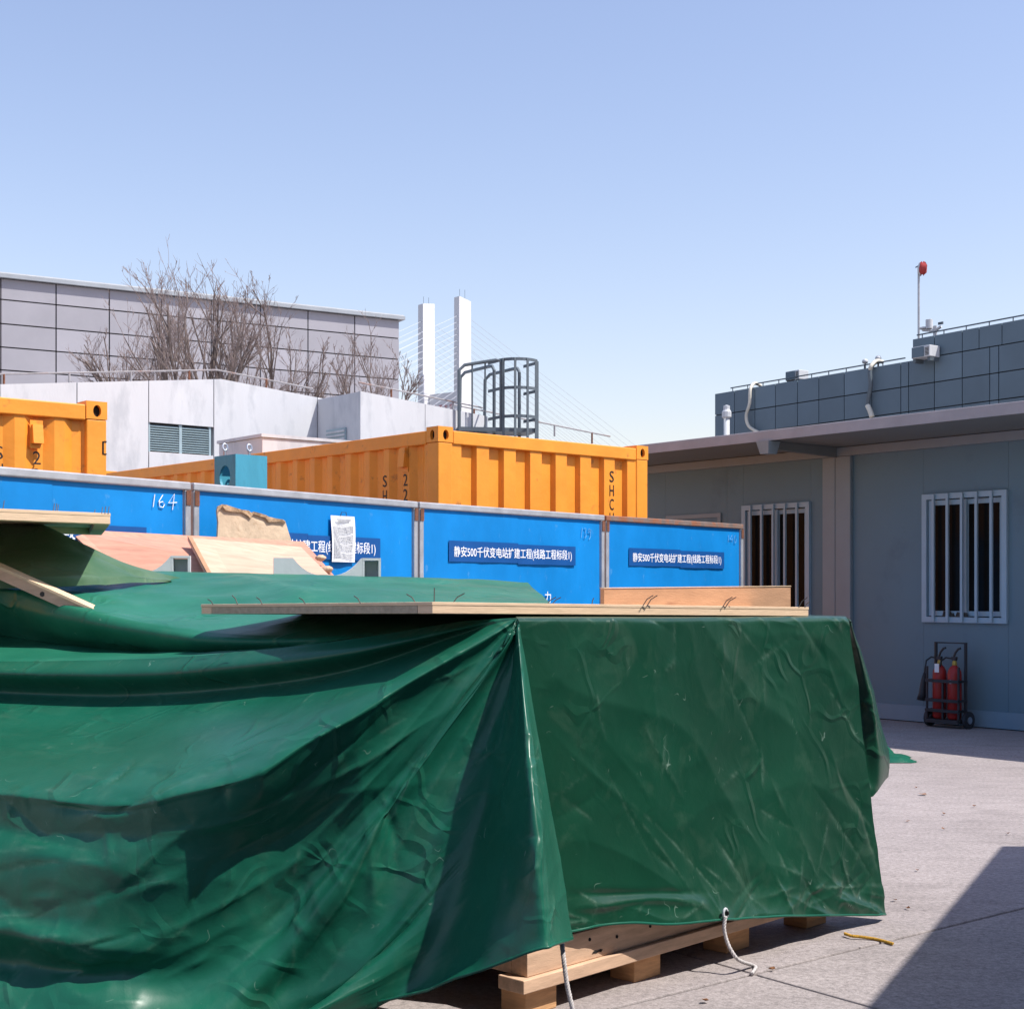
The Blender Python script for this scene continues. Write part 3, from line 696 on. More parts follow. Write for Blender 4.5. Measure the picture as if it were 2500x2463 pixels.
def extinguisher(x, lab, tagm, horn):
    q = Vector((x, -.01)); wp = Vector((base.x, base.y)) + cdv*x + Vector((.785, .619))*(-.01)
    e = empty('fire_extinguisher', (wp.x, wp.y, .087), cdv, lab, 'fire extinguisher', 'extinguishers on the trolley')
    r = .068
    MB().lathe([(r*.8, 0), (r, .02), (r, .43), (r*.92, .47), (r*.66, .505), (r*.35, .525), (.022, .53)], 20).build('cylinder', M_red, e, smooth=True)
    MB().lathe([(.024, .53), (.024, .55), (.017, .575)], 10).build('valve', M_brass, e)
    MB().hexa([(-.02, -.02, .575), (.02, -.02, .575), (.02, .02, .575), (-.02, .02, .575), (-.03, -.015, .61), (.025, -.015, .61), (.025, .015, .61), (-.03, .015, .61)]).build('valve_head', M_cart, e)
    MB().tube([(-.01, 0, .60), (.01, 0, .65), (.045, 0, .69), (.07, 0, .695)], .011, 6).build('lever', M_cart, e)
    MB().tube([(-.02, 0, .59), (-.09, -.01, .60), (-.14, -.02, .565), (-.15, -.03, .48), (-.155, -.03, .43)], .009, 6).build('hose', M_cart, e)
    if horn: MB().tube([(-.155, -.03, .44), (-.165, -.03, .36), (-.18, -.03, .24), (-.19, -.03, .17)], [.012, .028, .036, .048], 10).build('horn', M_cart, e, smooth=True)
    if tagm: MB().box(-.005, .045, -.078, -.074, .455, .54).build('inspection_tag', M_paper, e)
    else: MB().lathe([(.02, 0), (.02, .002)], 12).build('round_sticker', M_paper, e).location = (0, -.069, .37); 
    return e
e1 = extinguisher(-.085, 'red fire extinguisher with black horn and white tag, left on trolley', True, True)
e2 = extinguisher(.085, 'red fire extinguisher with small round sticker, right on trolley', False, False)
for c in e2.children:
    if c.name.startswith('round_sticker'): c.rotation_euler = (R(90), 0, 0)

# ================================================================== containers
def corrug(L, h, prof, y_out=0.0):
    """corrugated sheet along x in the plane y=0 (depth to +y); prof = list of (width, depth_at_end)"""
    pts = [(0, 0)]; x = 0; i = 0
    while x < L:
        w, d = prof[i % len(prof)]; x = min(x+w, L); pts.append((x, d)); i += 1
    return pts
def container(loc, d, L, W, top, label, long_front, texts):
    H = 2.59; z0 = top-H
    e = empty('shipping_container', (loc[0], loc[1], z0), d, label, 'container', 'orange shipping containers behind the fence')
    # front face along local x (length L), side faces along local y (length W)
    def face(Lf, prof):
        pts = corrug(Lf-.24, 0, prof)
        return [(x+.12, y+.014) for x, y in pts]
    PE = [(.072, 0), (.068, .036), (.070, .036), (.068, 0)]
    PL = PE if long_front else [(.135, 0), (.020, .045), (.127, .045), (.020, 0)]
    def sheet(pts, mp, name):
        b = MB(); zz = (.16, H-.11); b.grid([[mp(x, y, z) for x, y in pts] for z in zz]); return b.build(name, M_orange, e)
    sheet(face(L, PL), lambda x, y, z: (x, y, z), 'front_panel')
    sheet(face(W, PE), lambda x, y, z: (y, x, z), 'left_panel')
    sheet(face(W, PE), lambda x, y, z: (L-y, x, z), 'right_panel')
    sheet(face(L, PL), lambda x, y, z: (x, W-y, z), 'back_panel')
    MB().box(.1, L-.1, .1, W-.1, H-.06, H-.03).build('roof', M_orange, e)
    for (a, b_, c, dd) in ((.16, L-.16, .0, .07), (.16, L-.16, W-.07, W)):
        MB().box(a, b_, c, dd, H-.13, H-.02).build('top_rail', M_orange, e, bevel=.008)
        MB().box(a, b_, c, dd, 0.01, .16).build('bottom_rail', M_orange, e, bevel=.008)
    for (a, b_) in ((0, .07), (L-.07, L)):
        MB().box(a, b_, .16, W-.16, H-.13, H-.02).build('top_rail', M_orange, e, bevel=.008)
        MB().box(a, b_, .16, W-.16, 0.01, .16).build('bottom_rail', M_orange, e, bevel=.008)
    for X in (0, L-.155):
        for Y in (0, W-.155):
            MB().box(X+.003, X+.152, Y+.003, Y+.152, .118, H-.119).build('corner_post', M_orange, e, bevel=.01)
            for Z in (0, H-.118):
                c = MB(); c.box(X+.03, X+.125, Y+.03, Y+.125, Z+.012, Z+.106)
                core = c.build('corner_casting', M_dark, e)
                s = MB()
                s.holed(X, X+.155, Z, Z+.118, Y, Y+.028, X+.08, Z+.058, .03, .042)
                s.holed(X, X+.155, Z, Z+.118, Y+.127, Y+.155, X+.08, Z+.058, .03, .042)
                hv = MB().holed(Y+.0285, Y+.1265, Z, Z+.118, 0, .028, Y+.078, Z+.058, .028, .042)
                s.add([(X+y, x, z) for x, y, z in hv.v], [tuple(reversed(f)) for f in hv.f])
                s.add([(X+.155-y, x, z) for x, y, z in hv.v], hv.f)
                s.box(X, X+.155, Y, Y+.155, Z+.118, Z+.126)
                s.build('casting_shell', M_orange, core)
    for fn in texts: fn(e, L, W, H)
    return e
def vent(e, mp):
    b = MB()
    def bx(x0, x1, y0, y1, z0, z1):
        q = MB().box(x0, x1, y0, y1, z0, z1); return q
    q = bx(-.05, .05, -.006, 0, 0, .24); o = MB(); o.add([mp(*v) for v in q.v], q.f); pl = o.build('vent_cover', M_orange, e)
    q = MB().hexa([(-.04, -.05, .04), (.04, -.05, .04), (.04, -.0061, .04), (-.04, -.0061, .04), (-.04, -.032, .2), (.04, -.032, .2), (.04, -.0061, .2), (-.04, -.0061, .2)])
    o = MB(); o.add([mp(*v) for v in q.v], q.f); o.build('vent_hood', M_orange, pl)
th = R(42); ce = (math.cos(th), math.sin(th))
A = (P(1070, HY, 11.6).x, 11.6)
def right_txt(e, L, W, H):
    def side(ch, t, zt):
        o = text(ch, .055, .098, M_black, e, (0, 0, 0), 'container_letter'); o.rotation_euler = (0, 0, R(-90)); o.location = (.012, t, zt-.098)
    for k, ch in enumerate('SHCU'):                           # on the sunlit end
        text(ch, .055, .10, M_black, e, (L-.50, .012, H-.245-.10-k*.126), 'container_letter')
    tS, t2 = along(A, (-ce[1], ce[0]), 932), along(A, (-ce[1], ce[0]), 982)
    for k, ch in enumerate('SHCU'): side(ch, tS, H-.35-k*.126)
    for k, ch in enumerate('22G1'): side(ch, t2, H-.355-k*.126)
    vent(e, lambda x, y, z: (y+.013, t2-.02-x, z+H-.34))
container(A, ce, 2.5, 6.06, 2.67, 'orange container in the middle, bright end face and shaded long side', False, [right_txt])
th2 = R(40); c2 = (math.cos(th2), math.sin(th2))
pr = P(262, HY, 10.15)
org = (pr.x-6.06*c2[0], pr.y-6.06*c2[1])
def left_txt(e, L, W, H):
    X = lambda px: along(org, c2, px)
    for k, ch in enumerate('SHCU'): text(ch, .058, .09, M_black, e, (X(-12), .012, H-.35-.09-k*.118), 'container_letter')
    for k, ch in enumerate('22G1'): text(ch, .055, .09, M_black, e, (X(82), .012, H-.37-.09-k*.118), 'container_letter')
    vent(e, lambda x, y, z: (x*.9+X(90), y+.013, z*.80+H-.35))
    b = MB()
    for (x0, x1, z0, z1) in ((L-.036, L-.026, H-.36, H-.27), (L-.026, L-.004, H-.274, H-.268), (L-.026, L-.004, H-.362, H-.356)): b.box(x0, x1, -.002, .0028, z0, z1)
    b.build('lashing_slot', M_dark, e)
container(org, c2, 6.06, 2.44, 2.67, 'orange container at the far left with fully sunlit long side', True, [left_txt])

# ================================================================== teal steel mast with hole and eye bolts
sp = P(575, HY, 10.5); sd = (math.cos(R(42)), math.sin(R(42)))
sm = empty('steel_column', (sp.x, sp.y, 0), sd, 'teal steel box column with a round hole and two lifting eyes', 'steel column')
zt = CH+(HY-1108)/F*10.5
MB().box(0, .27, 0, .02, 0, zt).build('front_plate', M_steelblue, sm)
MB().box(.25, .27, .021, .279, 0, zt).build('side_plate', M_steelblue, sm)
MB().box(0, .27, .28, .30, 0, zt).build('back_plate', M_steelblue, sm)
hv = MB().holed(.021, .279, zt-.42, zt, 0, .02, .15, zt-.16, .075, .085); o = MB(); o.add([(y, x, z) for x, y, z in hv.v], hv.f)
o.box(0, .02, .021, .279, 0, zt-.421); o.build('holed_plate', M_steelblue, sm)
MB().box(.021, .249, .2, .279, zt-.004, zt).build('top_plate', M_steelblue, sm)
for (x, y) in ((.03, .2), (.19, .12)):
    q = MB(); q.tube([(x, y, zt), (x, y, zt+.06)], .012, 6)
    q.tube([(x+.02*math.cos(R(a)), y+.02*math.sin(R(a))*.3, zt+.065+.026*math.sin(R(a))) for a in range(-90, 271, 30)], .008, 6)
    q.build('lifting_eye', M_steel, sm)

# ================================================================== blue fence
posts = [(-3.30, 6.75), None, None, None, None]
def fpt(x, y, H=2.0): D = (H-CH)*F/(HY-y); return Vector(((x-CX)/F*D, D))
fp = [Vector((-3.28, 6.72)), fpt(465, 1178), fpt(1018, 1225), fpt(1474, 1258), fpt(1813, 1280)]
SIGN = '静安500千伏变电站扩建工程(线路工程标段1)'
def fence_panel(i, label):
    a, b_ = fp[i], fp[i+1]; d = (b_-a); L = d.length; d.normalize()
    e = empty('fence_panel', (a.x, a.y, 0), d, label, 'fence', 'blue site fence panels')
    X = lambda px: along((a.x, a.y), (d.x, d.y), px)
    g_ = .012
    rail = M_railrust if i == 3 else M_galv
    MB().box(g_, L-g_, -.02, .02, 1.952, 2.0).build('top_rail', rail, e, bevel=.008)
    MB().box(g_+.05, L-g_-.05, -.016, .016, .08, .12).build('bottom_rail', M_galv, e)
    for x in (g_, L-g_-.045):
        MB().box(x, x+.045, -.02, .02, 0, 1.951).build('post', M_galv, e, bevel=.008)
        MB().box(x+.004, x+.041, -.0245, -.0205, 1.86, 1.95).build('rusty_clip', M_rust, e)
        MB().box(x-.0, x+.045, -.25, .25, .0, .03).build('foot', M_galv, e)
    cuts = {0: [X(128)], 1: [X(752)], 2: [L*.5], 3: [L*.55]}[i]
    xs = [g_+.046]+cuts+[L-g_-.046]
    for k in range(len(xs)-1):
        x0, x1 = xs[k], xs[k+1]
        n = 10; rr = random.Random(i*7+k)
        arr = []
        for zz in range(9):
            z = .121+(1.951-.121)*zz/8
            row = []
            for q in range(n+1):
                w = (q/n)*(1-q/n)*4*(zz/8)*(1-zz/8)*4
                row.append((x0+.0015+(x1-x0-.003)*q/n, .003*math.sin(q*1.7+zz*1.3+i)*w*1.6+(.0 if k % 2 == 0 else .003), z))
            arr.append(row)
        s = MB().grid(arr); s.add([(x, y+.0025, z) for r_ in arr for x, y, z in r_], [tuple(reversed(f)) for f in MB().grid(arr).f])
        s.build('sheet', M_blue, e, smooth=True)
    return e, X, L
labs = ['blue fence panel with 164 chalked on it, at the left edge', 'blue fence panel with a white paper notice hung on it',
        'blue fence panel with 139 chalked on it and a clear full sign', 'blue fence panel at the right end with a rust-brown top rail']
FE = [fence_panel(i, labs[i]) for i in range(4)]
sw = 1.60
ends = [(None, 355), (None, 926), (1094, 1403), (1534, 1766)]
for i, (xa, xb) in enumerate(ends):
    e, X, L = FE[i]
    x1 = X(xb); x0 = X(xa) if xa else x1-(1.95 if i == 0 else sw)
    x0 = max(x0, .07)
    h2 = x0+(x1-x0)*.52
    MB().box(x0, h2, -.0085, -.0070, 1.565, 1.725).build('sign_strip', M_sign, e)
    MB().box(h2-.006, x1, -.0095, -.0086, 1.556, 1.716).build('sign_strip', M_sign, e)
    W = (x1-x0)
    text(SIGN, W*.93, .094, M_white_ink, e, (x0+W*.035, -.0097, 1.590), 'sign_lettering', bold=.006)
e, X, L = FE[0]
cz_ = 1.35+(HY-1238)/F*8.45; ch = .075
x = X(372)
strokes([[(x, -.006, cz_), (x+.012, -.006, cz_+ch)],
         [(x+.075, -.006, cz_+ch), (x+.045, -.006, cz_+.035), (x+.05, -.006, cz_+.005), (x+.075, -.006, cz_), (x+.09, -.006, cz_+.02), (x+.075, -.006, cz_+.035), (x+.05, -.006, cz_+.028)],
         [(x+.15, -.006, cz_-.01), (x+.165, -.006, cz_+ch+.01), (x+.12, -.006, cz_+.03), (x+.185, -.006, cz_+.035)]], .0031, M_white_ink, e)
e, X, L = FE[2]
x = X(1417); cz_ = 1.35+(HY-1313)/F*12.2; ch = .085
y_ = -.008
strokes([[(x, y_, cz_), (x+.015, y_, cz_+ch)],
         [(x+.045, y_, cz_+ch), (x+.075, y_, cz_+ch*.95), (x+.06, y_, cz_+ch*.55), (x+.08, y_, cz_+ch*.3), (x+.06, y_, cz_), (x+.04, y_, cz_+.01)],
         [(x+.14, y_, cz_+ch*.8), (x+.115, y_, cz_+ch), (x+.11, y_, cz_+ch*.6), (x+.14, y_, cz_+ch*.6), (x+.145, y_, cz_+ch*.9), (x+.14, y_, cz_+ch*.2), (x+.12, y_, cz_-.01)]], .0028, M_chalk, e)
text('力', .085, .095, M_white_ink, e, (X(1328), -.008, CH-(1472-HY)/F*11.8), 'sign_character')
e, X, L = FE[3]
x = X(1776); cz_ = 1.35+(HY-1324)/F*14; ch = .075
strokes([[(x, y_, cz_), (x+.008, y_, cz_+ch)], [(x+.07, y_, cz_), (x+.075, y_, cz_+ch), (x+.03, y_, cz_+ch*.4), (x+.09, y_, cz_+ch*.4)],
         [(x+.12, y_, cz_), (x+.11, y_, cz_+ch*.6), (x+.13, y_, cz_+ch), (x+.15, y_, cz_+ch*.5), (x+.14, y_, cz_), (x+.12, y_, cz_)]], .0026, M_chalk, e)
# paper notice
e, X, L = FE[1]
x0, x1 = X(803), X(860); D_ = e.location.y + (x0+x1)/2*math.sin(e.rotation_euler.z)
za, zb_ = CH+(HY-1260)/F*D_, CH+(HY-1372)/F*D_
pn = empty('paper_notice', tuple(e.matrix_basis @ Vector(((x0+x1)/2, -.02, zb_))), (math.cos(e.rotation_euler.z), math.sin(e.rotation_euler.z)), 'white printed paper notice hanging by wire from the blue fence', 'notice')
hw = (x1-x0)/2; Hn = za-zb_
MB().grid([[(-hw+2*hw*q/6 + .008*(1-r_/8), -.006*math.sin(q*.9+r_*.5), Hn*r_/8) for q in range(7)] for r_ in range(9)]).build('sheet', M_paper, pn, smooth=True)
rr = random.Random(5)
for (zf, wf, hh) in ((.90, .62, .011), (.865, .50, .011)):
    n = 15
    for k in range(n): MB().box(-hw*wf+2*hw*wf*k/n, -hw*wf+2*hw*wf*(k+.72)/n, -.0085, -.0075, Hn*zf, Hn*zf+hh).build('print', M_ink, pn)
for k in range(24):
    z = Hn*(.80-k*.031); wf = 1 if k % 6 else .35
    b = MB(); x = -hw*.82
    while x < hw*(.82 if wf == 1 else -.3):
        w_ = rr.uniform(.008, .022); b.box(x, min(x+w_, hw*.84), -.0085, -.0075, z, z+.005); x += w_+.003
    b.build('print_line', M_ink, pn)
MB().tube([(-.03, -.004, Hn), (-.02, -.004, Hn+.025), (.03, -.004, Hn+.025), (.03, -.004, Hn)], .0025, 4).build('wire', M_nail, pn)

# ================================================================== pallet, crate, lids under and on the tarp
U = Vector((.69, .72, 0)).normalized(); V = Vector((-U.y, U.x, 0))
pc = Vector((.052, 4.50, 0))
pl = empty('wooden_pallet', (pc.x, pc.y, 0), (U.x, U.y), 'pale wooden pallet on blocks peeking out below the green tarp', 'pallet')
LEN, WID = 1.80, 1.25
for i in range(4):
    for j in range(3):
        x = .02+i*.545; y = .03+j*.53
        MB().box(x, x+.145, y, y+.11, 0, .088).build('block', M_wood_block, pl, bevel=.003)
MB().box(-.035, LEN+.02, -.012, .10, .0885, .132).build('bottom_board', M_wood_pale, pl, bevel=.003)
MB().box(-.035, LEN+.02, .55, .66, .0885, .132).build('bottom_board', M_wood_pale, pl, bevel=.003)
MB().box(-.035, LEN+.02, 1.09, 1.2, .0885, .132).build('bottom_board', M_wood_pale, pl, bevel=.003)
MB().box(.0, LEN, .006, .075, .1325, .232).build('beam', M_wood_pale, pl, bevel=.003)
MB().box(.0, LEN, 1.1, 1.17, .1325, .232).build('beam', M_wood_pale, pl, bevel=.003)
MB().box(.0, .04, .0755, 1.0995, .1325, .232).build('end_beam', M_wood_pale, pl, bevel=.003)
for x, z in ((.17, .165), (.44, .185), (.30, .20), (.62, .19)): MB().tube([(x, .0035, z), (x, .008, z)], .006, 8).build('nail_hole', M_dark, pl)
MB().add([(.31+.012*k, .0045, .15+.004*math.sin(k*3.)) for k in range(5)]+[(.31+.012*k+.008, .0045, .158+.004*math.sin(k*3.)) for k in range(5)], [(k, k+1, k+6, k+5) for k in range(4)]).build('knot_mark', M_dark, pl)
cr = empty('cargo_crate', tuple(pc+U*.05+V*.06+Vector((0, 0, .233))), (U.x, U.y), 'red-brown crate bottom just visible between tarp hem and pallet', 'crate')
MB().box(-.02, 1.70, -.02, 1.1, 0, .06).build('base_board', M_redcrate, cr)
MB().box(0, 1.68, 0, 1.08, .061, .93).build('side_panel', M_redcrate, cr)
MB().box(-.01, 1.69, -.01, 1.09, .931, .955).build('lid', M_redcrate, cr)

def board(name, corners, thick, label, cat, mats, nails=(), split=True, group=None):
    """corners: 4 world points of the top, counter-clockwise seen from above; made of a thin sheet over battens"""
    c0 = sum(corners, Vector())/4; e = empty(name, tuple(c0-Vector((0, 0, thick))), (1, 0), label, cat, group)
    o_ = c0-Vector((0, 0, thick))
    def slab_(z0, z1, inset, m, nm):
        pts = [(c-c0)*(1-inset) for c in corners]
        return MB().hexa([p+Vector((0, 0, z0)) for p in pts]+[p+Vector((0, 0, z1)) for p in pts]).build(nm, m, e, bevel=.0015)
    slab_(thick*.70, thick, 0, mats[0], 'plywood_sheet')
    # edge battens under the sheet
    q = [(c-c0)*.998 for c in corners]
    for k in range(4):
        a, b_ = q[k], q[(k+1) % 4]; inn = (-(a+b_)/2); inn = inn.normalized()*.07
        d_ = (b_-a).normalized()
        sh = .0 if k % 2 == 0 else .072
        a2, b2 = a+d_*sh, b_-d_*sh
        zz = Vector((0, 0, thick*.695))
        MB().hexa([a2, b2, b2+inn, a2+inn, a2+zz, b2+zz, b2+inn+zz, a2+inn+zz]).build('batten', mats[1] if k in (0, 2) else mats[2], e, bevel=.0015)
    for (px_, D_, ln, dx) in nails:
        top = P(px_, 1480, D_); z = c0.z
        # height of the board plane there
        n_ = (corners[1]-corners[0]).cross(corners[3]-corners[0]); zz = corners[0].z-((top.x-corners[0].x)*n_.x+(top.y-corners[0].y)*n_.y)/n_.z
        b0 = Vector((top.x, top.y, zz-.003))-o_
        MB().tube([b0, b0+Vector((dx*.3, .01, ln*.5)), b0+Vector((dx*.75, .015, ln*.8))], .0018, 5).build('nail', M_nail, e)
    return e
c1 = P(1055, 1469, 4.40); c2_ = P(1975, 1482, 5.78); c4 = P(490, 1475, 5.36); c3 = c2_+(c4-c1)
board('plywood_board', [c1, c2_, c3, c4], .036, 'long plywood lid with bent nails lying on the tarped crate', 'board', (M_ply_edge, M_ply_edge, M_wood_grey),
      [(640, 4.98, .03, -.03), (580, 5.08, .04, -.03), (520, 5.2, .025, -.03), (745, 4.8, .025, -.03), (880, 4.62, .03, -.03), (1015, 4.48, .035, -.04), (1060, 4.5, .06, .0), (1105, 4.55, .04, .05),
       (1336, 4.78, .03, .04), (1348, 4.80, .03, .04), (1570, 5.06, .045, .05), (1580, 5.08, .045, .05), (1765, 5.38, .045, .05), (1772, 5.40, .045, .055), (1950, 5.68, .05, .05), (1965, 5.7, .03, .03), (1445, 4.92, .03, .01)])
ba, bb_ = P(1475, 1484, 5.30), P(1930, 1484, 6.2)
ud = (bb_-ba); ul = ud.length; ud.normalize()
sb = empty('standing_board', tuple(ba), (ud.x, ud.y), 'brown plywood strip standing on edge on the long lid', 'board')
zb0 = 1.290-ba.z
MB().hexa([(0, 0, zb0), (ul, 0, 1.276-ba.z), (ul, .018, 1.276-ba.z), (0, .018, zb0), (0, 0, P(1475, 1437, 5.3).z-ba.z), (ul, 0, P(1930, 1432, 6.2).z-ba.z), (ul, .018, P(1930, 1432, 6.2).z-ba.z), (0, .018, P(1475, 1437, 5.3).z-ba.z)]).build('face', M_ply_brown, sb)
MB().hexa([(ul-.03, .019, 1.276-ba.z), (ul, .019, 1.276-ba.z), (ul, .30, 1.276-ba.z), (ul-.03, .30, 1.276-ba.z), (ul-.03, .019, P(1930, 1434, 6.2).z-ba.z), (ul, .019, P(1930, 1434, 6.2).z-ba.z), (ul, .30, P(1930, 1434, 6.2).z-ba.z), (ul-.03, .30, P(1930, 1434, 6.2).z-ba.z)]).build('end_strip', M_ply_edge, sb)
MB().hexa([(-.002, -.003, P(1475, 1437, 5.3).z-ba.z+.001), (ul, -.003, P(1930, 1432, 6.2).z-ba.z+.001), (ul, .02, P(1930, 1432, 6.2).z-ba.z+.001), (-.002, .02, P(1475, 1437, 5.3).z-ba.z+.001),
           (-.002, -.003, P(1475, 1437, 5.3).z-ba.z+.004), (ul, -.003, P(1930, 1432, 6.2).z-ba.z+.004), (ul, .02, P(1930, 1432, 6.2).z-ba.z+.004), (-.002, .02, P(1475, 1437, 5.3).z-ba.z+.004)]).build('pale_top_edge', M_ply_edge, sb)
# upper-left lid
r1 = P(270, 1253, 6.0); l1 = r1-U*1.6; V2 = Vector((-.3, .95, 0)); r2 = r1+V2*1.3; l2 = l1+V2*1.3
board('plywood_board', [l1, r1, r2, l2], .045, 'short plywood lid with upright nails jutting in at upper left', 'board', (M_ply_edge, M_ply_edge, M_wood_grey),
      [(7, 5.72, .05, .0), (130, 5.85, .045, 0), (136, 5.86, .045, 0), (140, 5.87, .04, 0), (230, 5.96, .02, 0), (248, 5.97, .035, 0), (256, 5.98, .04, 0), (264, 5.99, .04, 0)])
# leaning diagonal plank
a_, b_ = P(-60, 1356, 5.93), P(234, 1488, 5.84)
dd = (b_-a_); dl = dd.length; dd.normalize(); nn = Vector((dd.z, 0, -dd.x)).normalized()
o_ = Vector((0, .03, 0))
pk = empty('loose_plank', tuple(a_), (1, 0), 'narrow pale plank sloping down to the right on the tarp', 'plank')
w_ = nn*(-.0) ; dn = Vector((-dd.z*0, 0, -1))*.055
MB().hexa([dn, dd*dl+dn, dd*dl+dn+Vector((0, .07, 0)), dn+Vector((0, .07, 0)), Vector((0, 0, -.012)), dd*dl+Vector((0, 0, -.012)), dd*dl+Vector((0, .07, -.012)), Vector((0, .07, -.012))]).build('batten', M_ply_pale, pk)
MB().hexa([Vector((0, -.006, -.0115)), dd*dl+Vector((0, -.006, -.0115)), dd*dl+Vector((0, .12, -.0115)), Vector((0, .12, -.0115)), Vector((0, -.006, 0)), dd*dl+Vector((0, -.006, 0)), dd*dl+Vector((0, .12, 0)), Vector((0, .12, 0))]).build('sheet', M_ply_edge, pk)
kp = dd*dl*.56+Vector((0, -.0015, -.035)); MB().tube([kp, kp+Vector((0, .01, 0))], .011, 8).build('knot', M_nail, pk)

# ------------------------------------------------------------------ plywood sheets and scraps behind the pile
def sheet_board(name, quad, thick, label, m, edge=None, back=Vector((0, 1, 0))):
    """quad of world points (front face: bl, br, tr, tl); thickness goes away from the camera"""
    o = quad[0]; e = empty(name, tuple(o), (1, 0), label, 'board', 'loose boards by the fence')
    n = (quad[1]-quad[0]).cross(quad[3]-quad[0]).normalized()
    if n.y < 0: n = -n
    f = [q-o for q in quad]
    MB().hexa([f[0], f[1], f[1]+n*thick, f[0]+n*thick, f[3], f[2], f[2]+n*thick, f[3]+n*thick]).build('sheet', m, e, bevel=.0015)
    if edge:
        a, b_ = f[0], f[3]
        MB().hexa([a-n*.012, a+Vector((.022, 0, 0))-n*.012, a+Vector((.022, 0, 0))-n*.001, a-n*.001, b_-n*.012, b_+Vector((.022, 0, 0))-n*.012, b_+Vector((.022, 0, 0))-n*.001, b_-n*.001]).build('edge_strip', edge, e)
    return e
sheet_board('plywood_sheet', [P(300, 1420, 7.75), P(830, 1420, 7.9), P(742, 1322, 8.75), P(165, 1291, 8.0)], .018, 'pinkish plywood sheet leaning back, the wider one behind', M_ply_pink)
sheet_board('plywood_sheet', [P(512, 1415, 7.6), P(815, 1415, 7.75), P(735, 1335, 8.4), P(458, 1312, 8.1)], .02, 'paler plywood sheet with dark left edge lying on the pink one', M_ply_pale, M_ply_brown)
# broken particle board leaning on the fence
prof = [(530, 1330), (720, 1345), (705, 1300), (697, 1274), (690, 1269), (672, 1266), (655, 1262), (648, 1258), (636, 1254), (620, 1250), (612, 1252), (606, 1247), (590, 1245), (570, 1239), (552, 1233), (542, 1232), (533, 1236), (530, 1247), (533, 1275)]
pts = [P(x, y, 8.62+(x-530)/190*.45) for x, y in prof]
o0 = pts[0]; pe = empty('broken_board', tuple(o0), (1, 0), 'weathered beige broken board with ragged top leaning on the blue fence', 'board')
n = len(pts); v = [p-o0 for p in pts]+[p-o0+Vector((-.012, .02, 0)) for p in pts]
MB().add(v, [tuple(range(n)), tuple(range(2*n-1, n-1, -1))]+[(i, i+n, (i+1) % n+n, (i+1) % n) for i in range(n)]).build('sheet', M_particle, pe)
top = prof[3:18]; sp_ = MB(); rs_ = random.Random(4)
up_ = [P(x, y-1, 8.595+(x-530)/190*.45)-o0 for x, y in top]
dn_ = [P(x+rs_.uniform(-1, 1), y+rs_.uniform(3, 15), 8.60+(x-530)/190*.45)-o0 for x, y in top]
k = len(top)
sp_.add(up_+dn_+[q+Vector((0, .02, 0)) for q in up_], [(i_, i_+1, k+i_+1, k+i_) for i_ in range(k-1)]+[(i_, 2*k+i_, 2*k+i_+1, i_+1) for i_ in range(k-1)])
sp_.build('splintered_edge', mat('splintered_wood', (.48, .33, .20), .95, .5, 30, .6, 60), pe)
# pipe cradles
def cradle(xl, xr, yb, D, label, only_right=False):
    p0 = P((xl+xr)/2, yb, D); e = empty('pipe_cradle', tuple(p0), (1, .18), label, 'pipe cradle', 'grey pipe cradles on the tarp')
    s = D/F; hw = (xr-xl)/2*s; h = 46*s; bw = 46*s; dep = .11
    prof = [(-hw, -.06), (hw, -.06), (hw, h), (hw-bw, h)]
    n = 14
    for k in range(n+1):
        t = k/n; x = (hw-bw)*(1-2*t); prof.append((x, h*.06+h*.90*abs(1-2*t)**2.6))
    prof.append((-hw+bw*0.95, h)); prof.append((-hw, h))
    # body without the right hollow end
    pr = [(x, z) for x, z in prof]
    b = MB()
    xs = [-hw, -hw+bw]+[(hw-bw)*(-1+2*k/n) for k in range(1, n)]+[hw-bw]
    zs = [h, h]+[h*.06+h*.94*abs(-1+2*k/n)**2.6 for k in range(1, n)]+[h]
    for (xa, za), (xb, zb_) in zip(list(zip(xs, zs))[:-1], list(zip(xs, zs))[1:]):
        b.hexa([(xa, 0, -.06), (xb, 0, -.06), (xb, dep, -.06), (xa, dep, -.06), (xa, 0, za), (xb, 0, zb_), (xb, dep, zb_), (xa, dep, za)])
    b.build('saddle', M_conc_grey, e)
    t = .012
    q = MB()
    q.box(hw-bw+.001, hw, 0, dep, h-t, h); q.box(hw-bw+.001, hw, 0, dep, -.06, -.06+t+.045); q.box(hw-bw+.001, hw-bw+t, 0, dep, -.06+t+.046, h-t-.001); q.box(hw-t, hw, 0, dep, -.06+t+.046, h-t-.001)
    q.build('hollow_end', M_conc_grey, e)
    MB().box(hw-bw+t+.001, hw-t-.001, dep*.8, dep-.002, -.06+t+.047, h-t-.002).build('end_web', M_conc_grey, e)
    return e
cradle(670, 930, 1408, 7.3, 'grey plastic pipe cradle with curved saddle at the middle of the pile')
cradle(200, 461, 1402, 7.35, 'grey plastic pipe cradle end poking out left of the pale plywood')
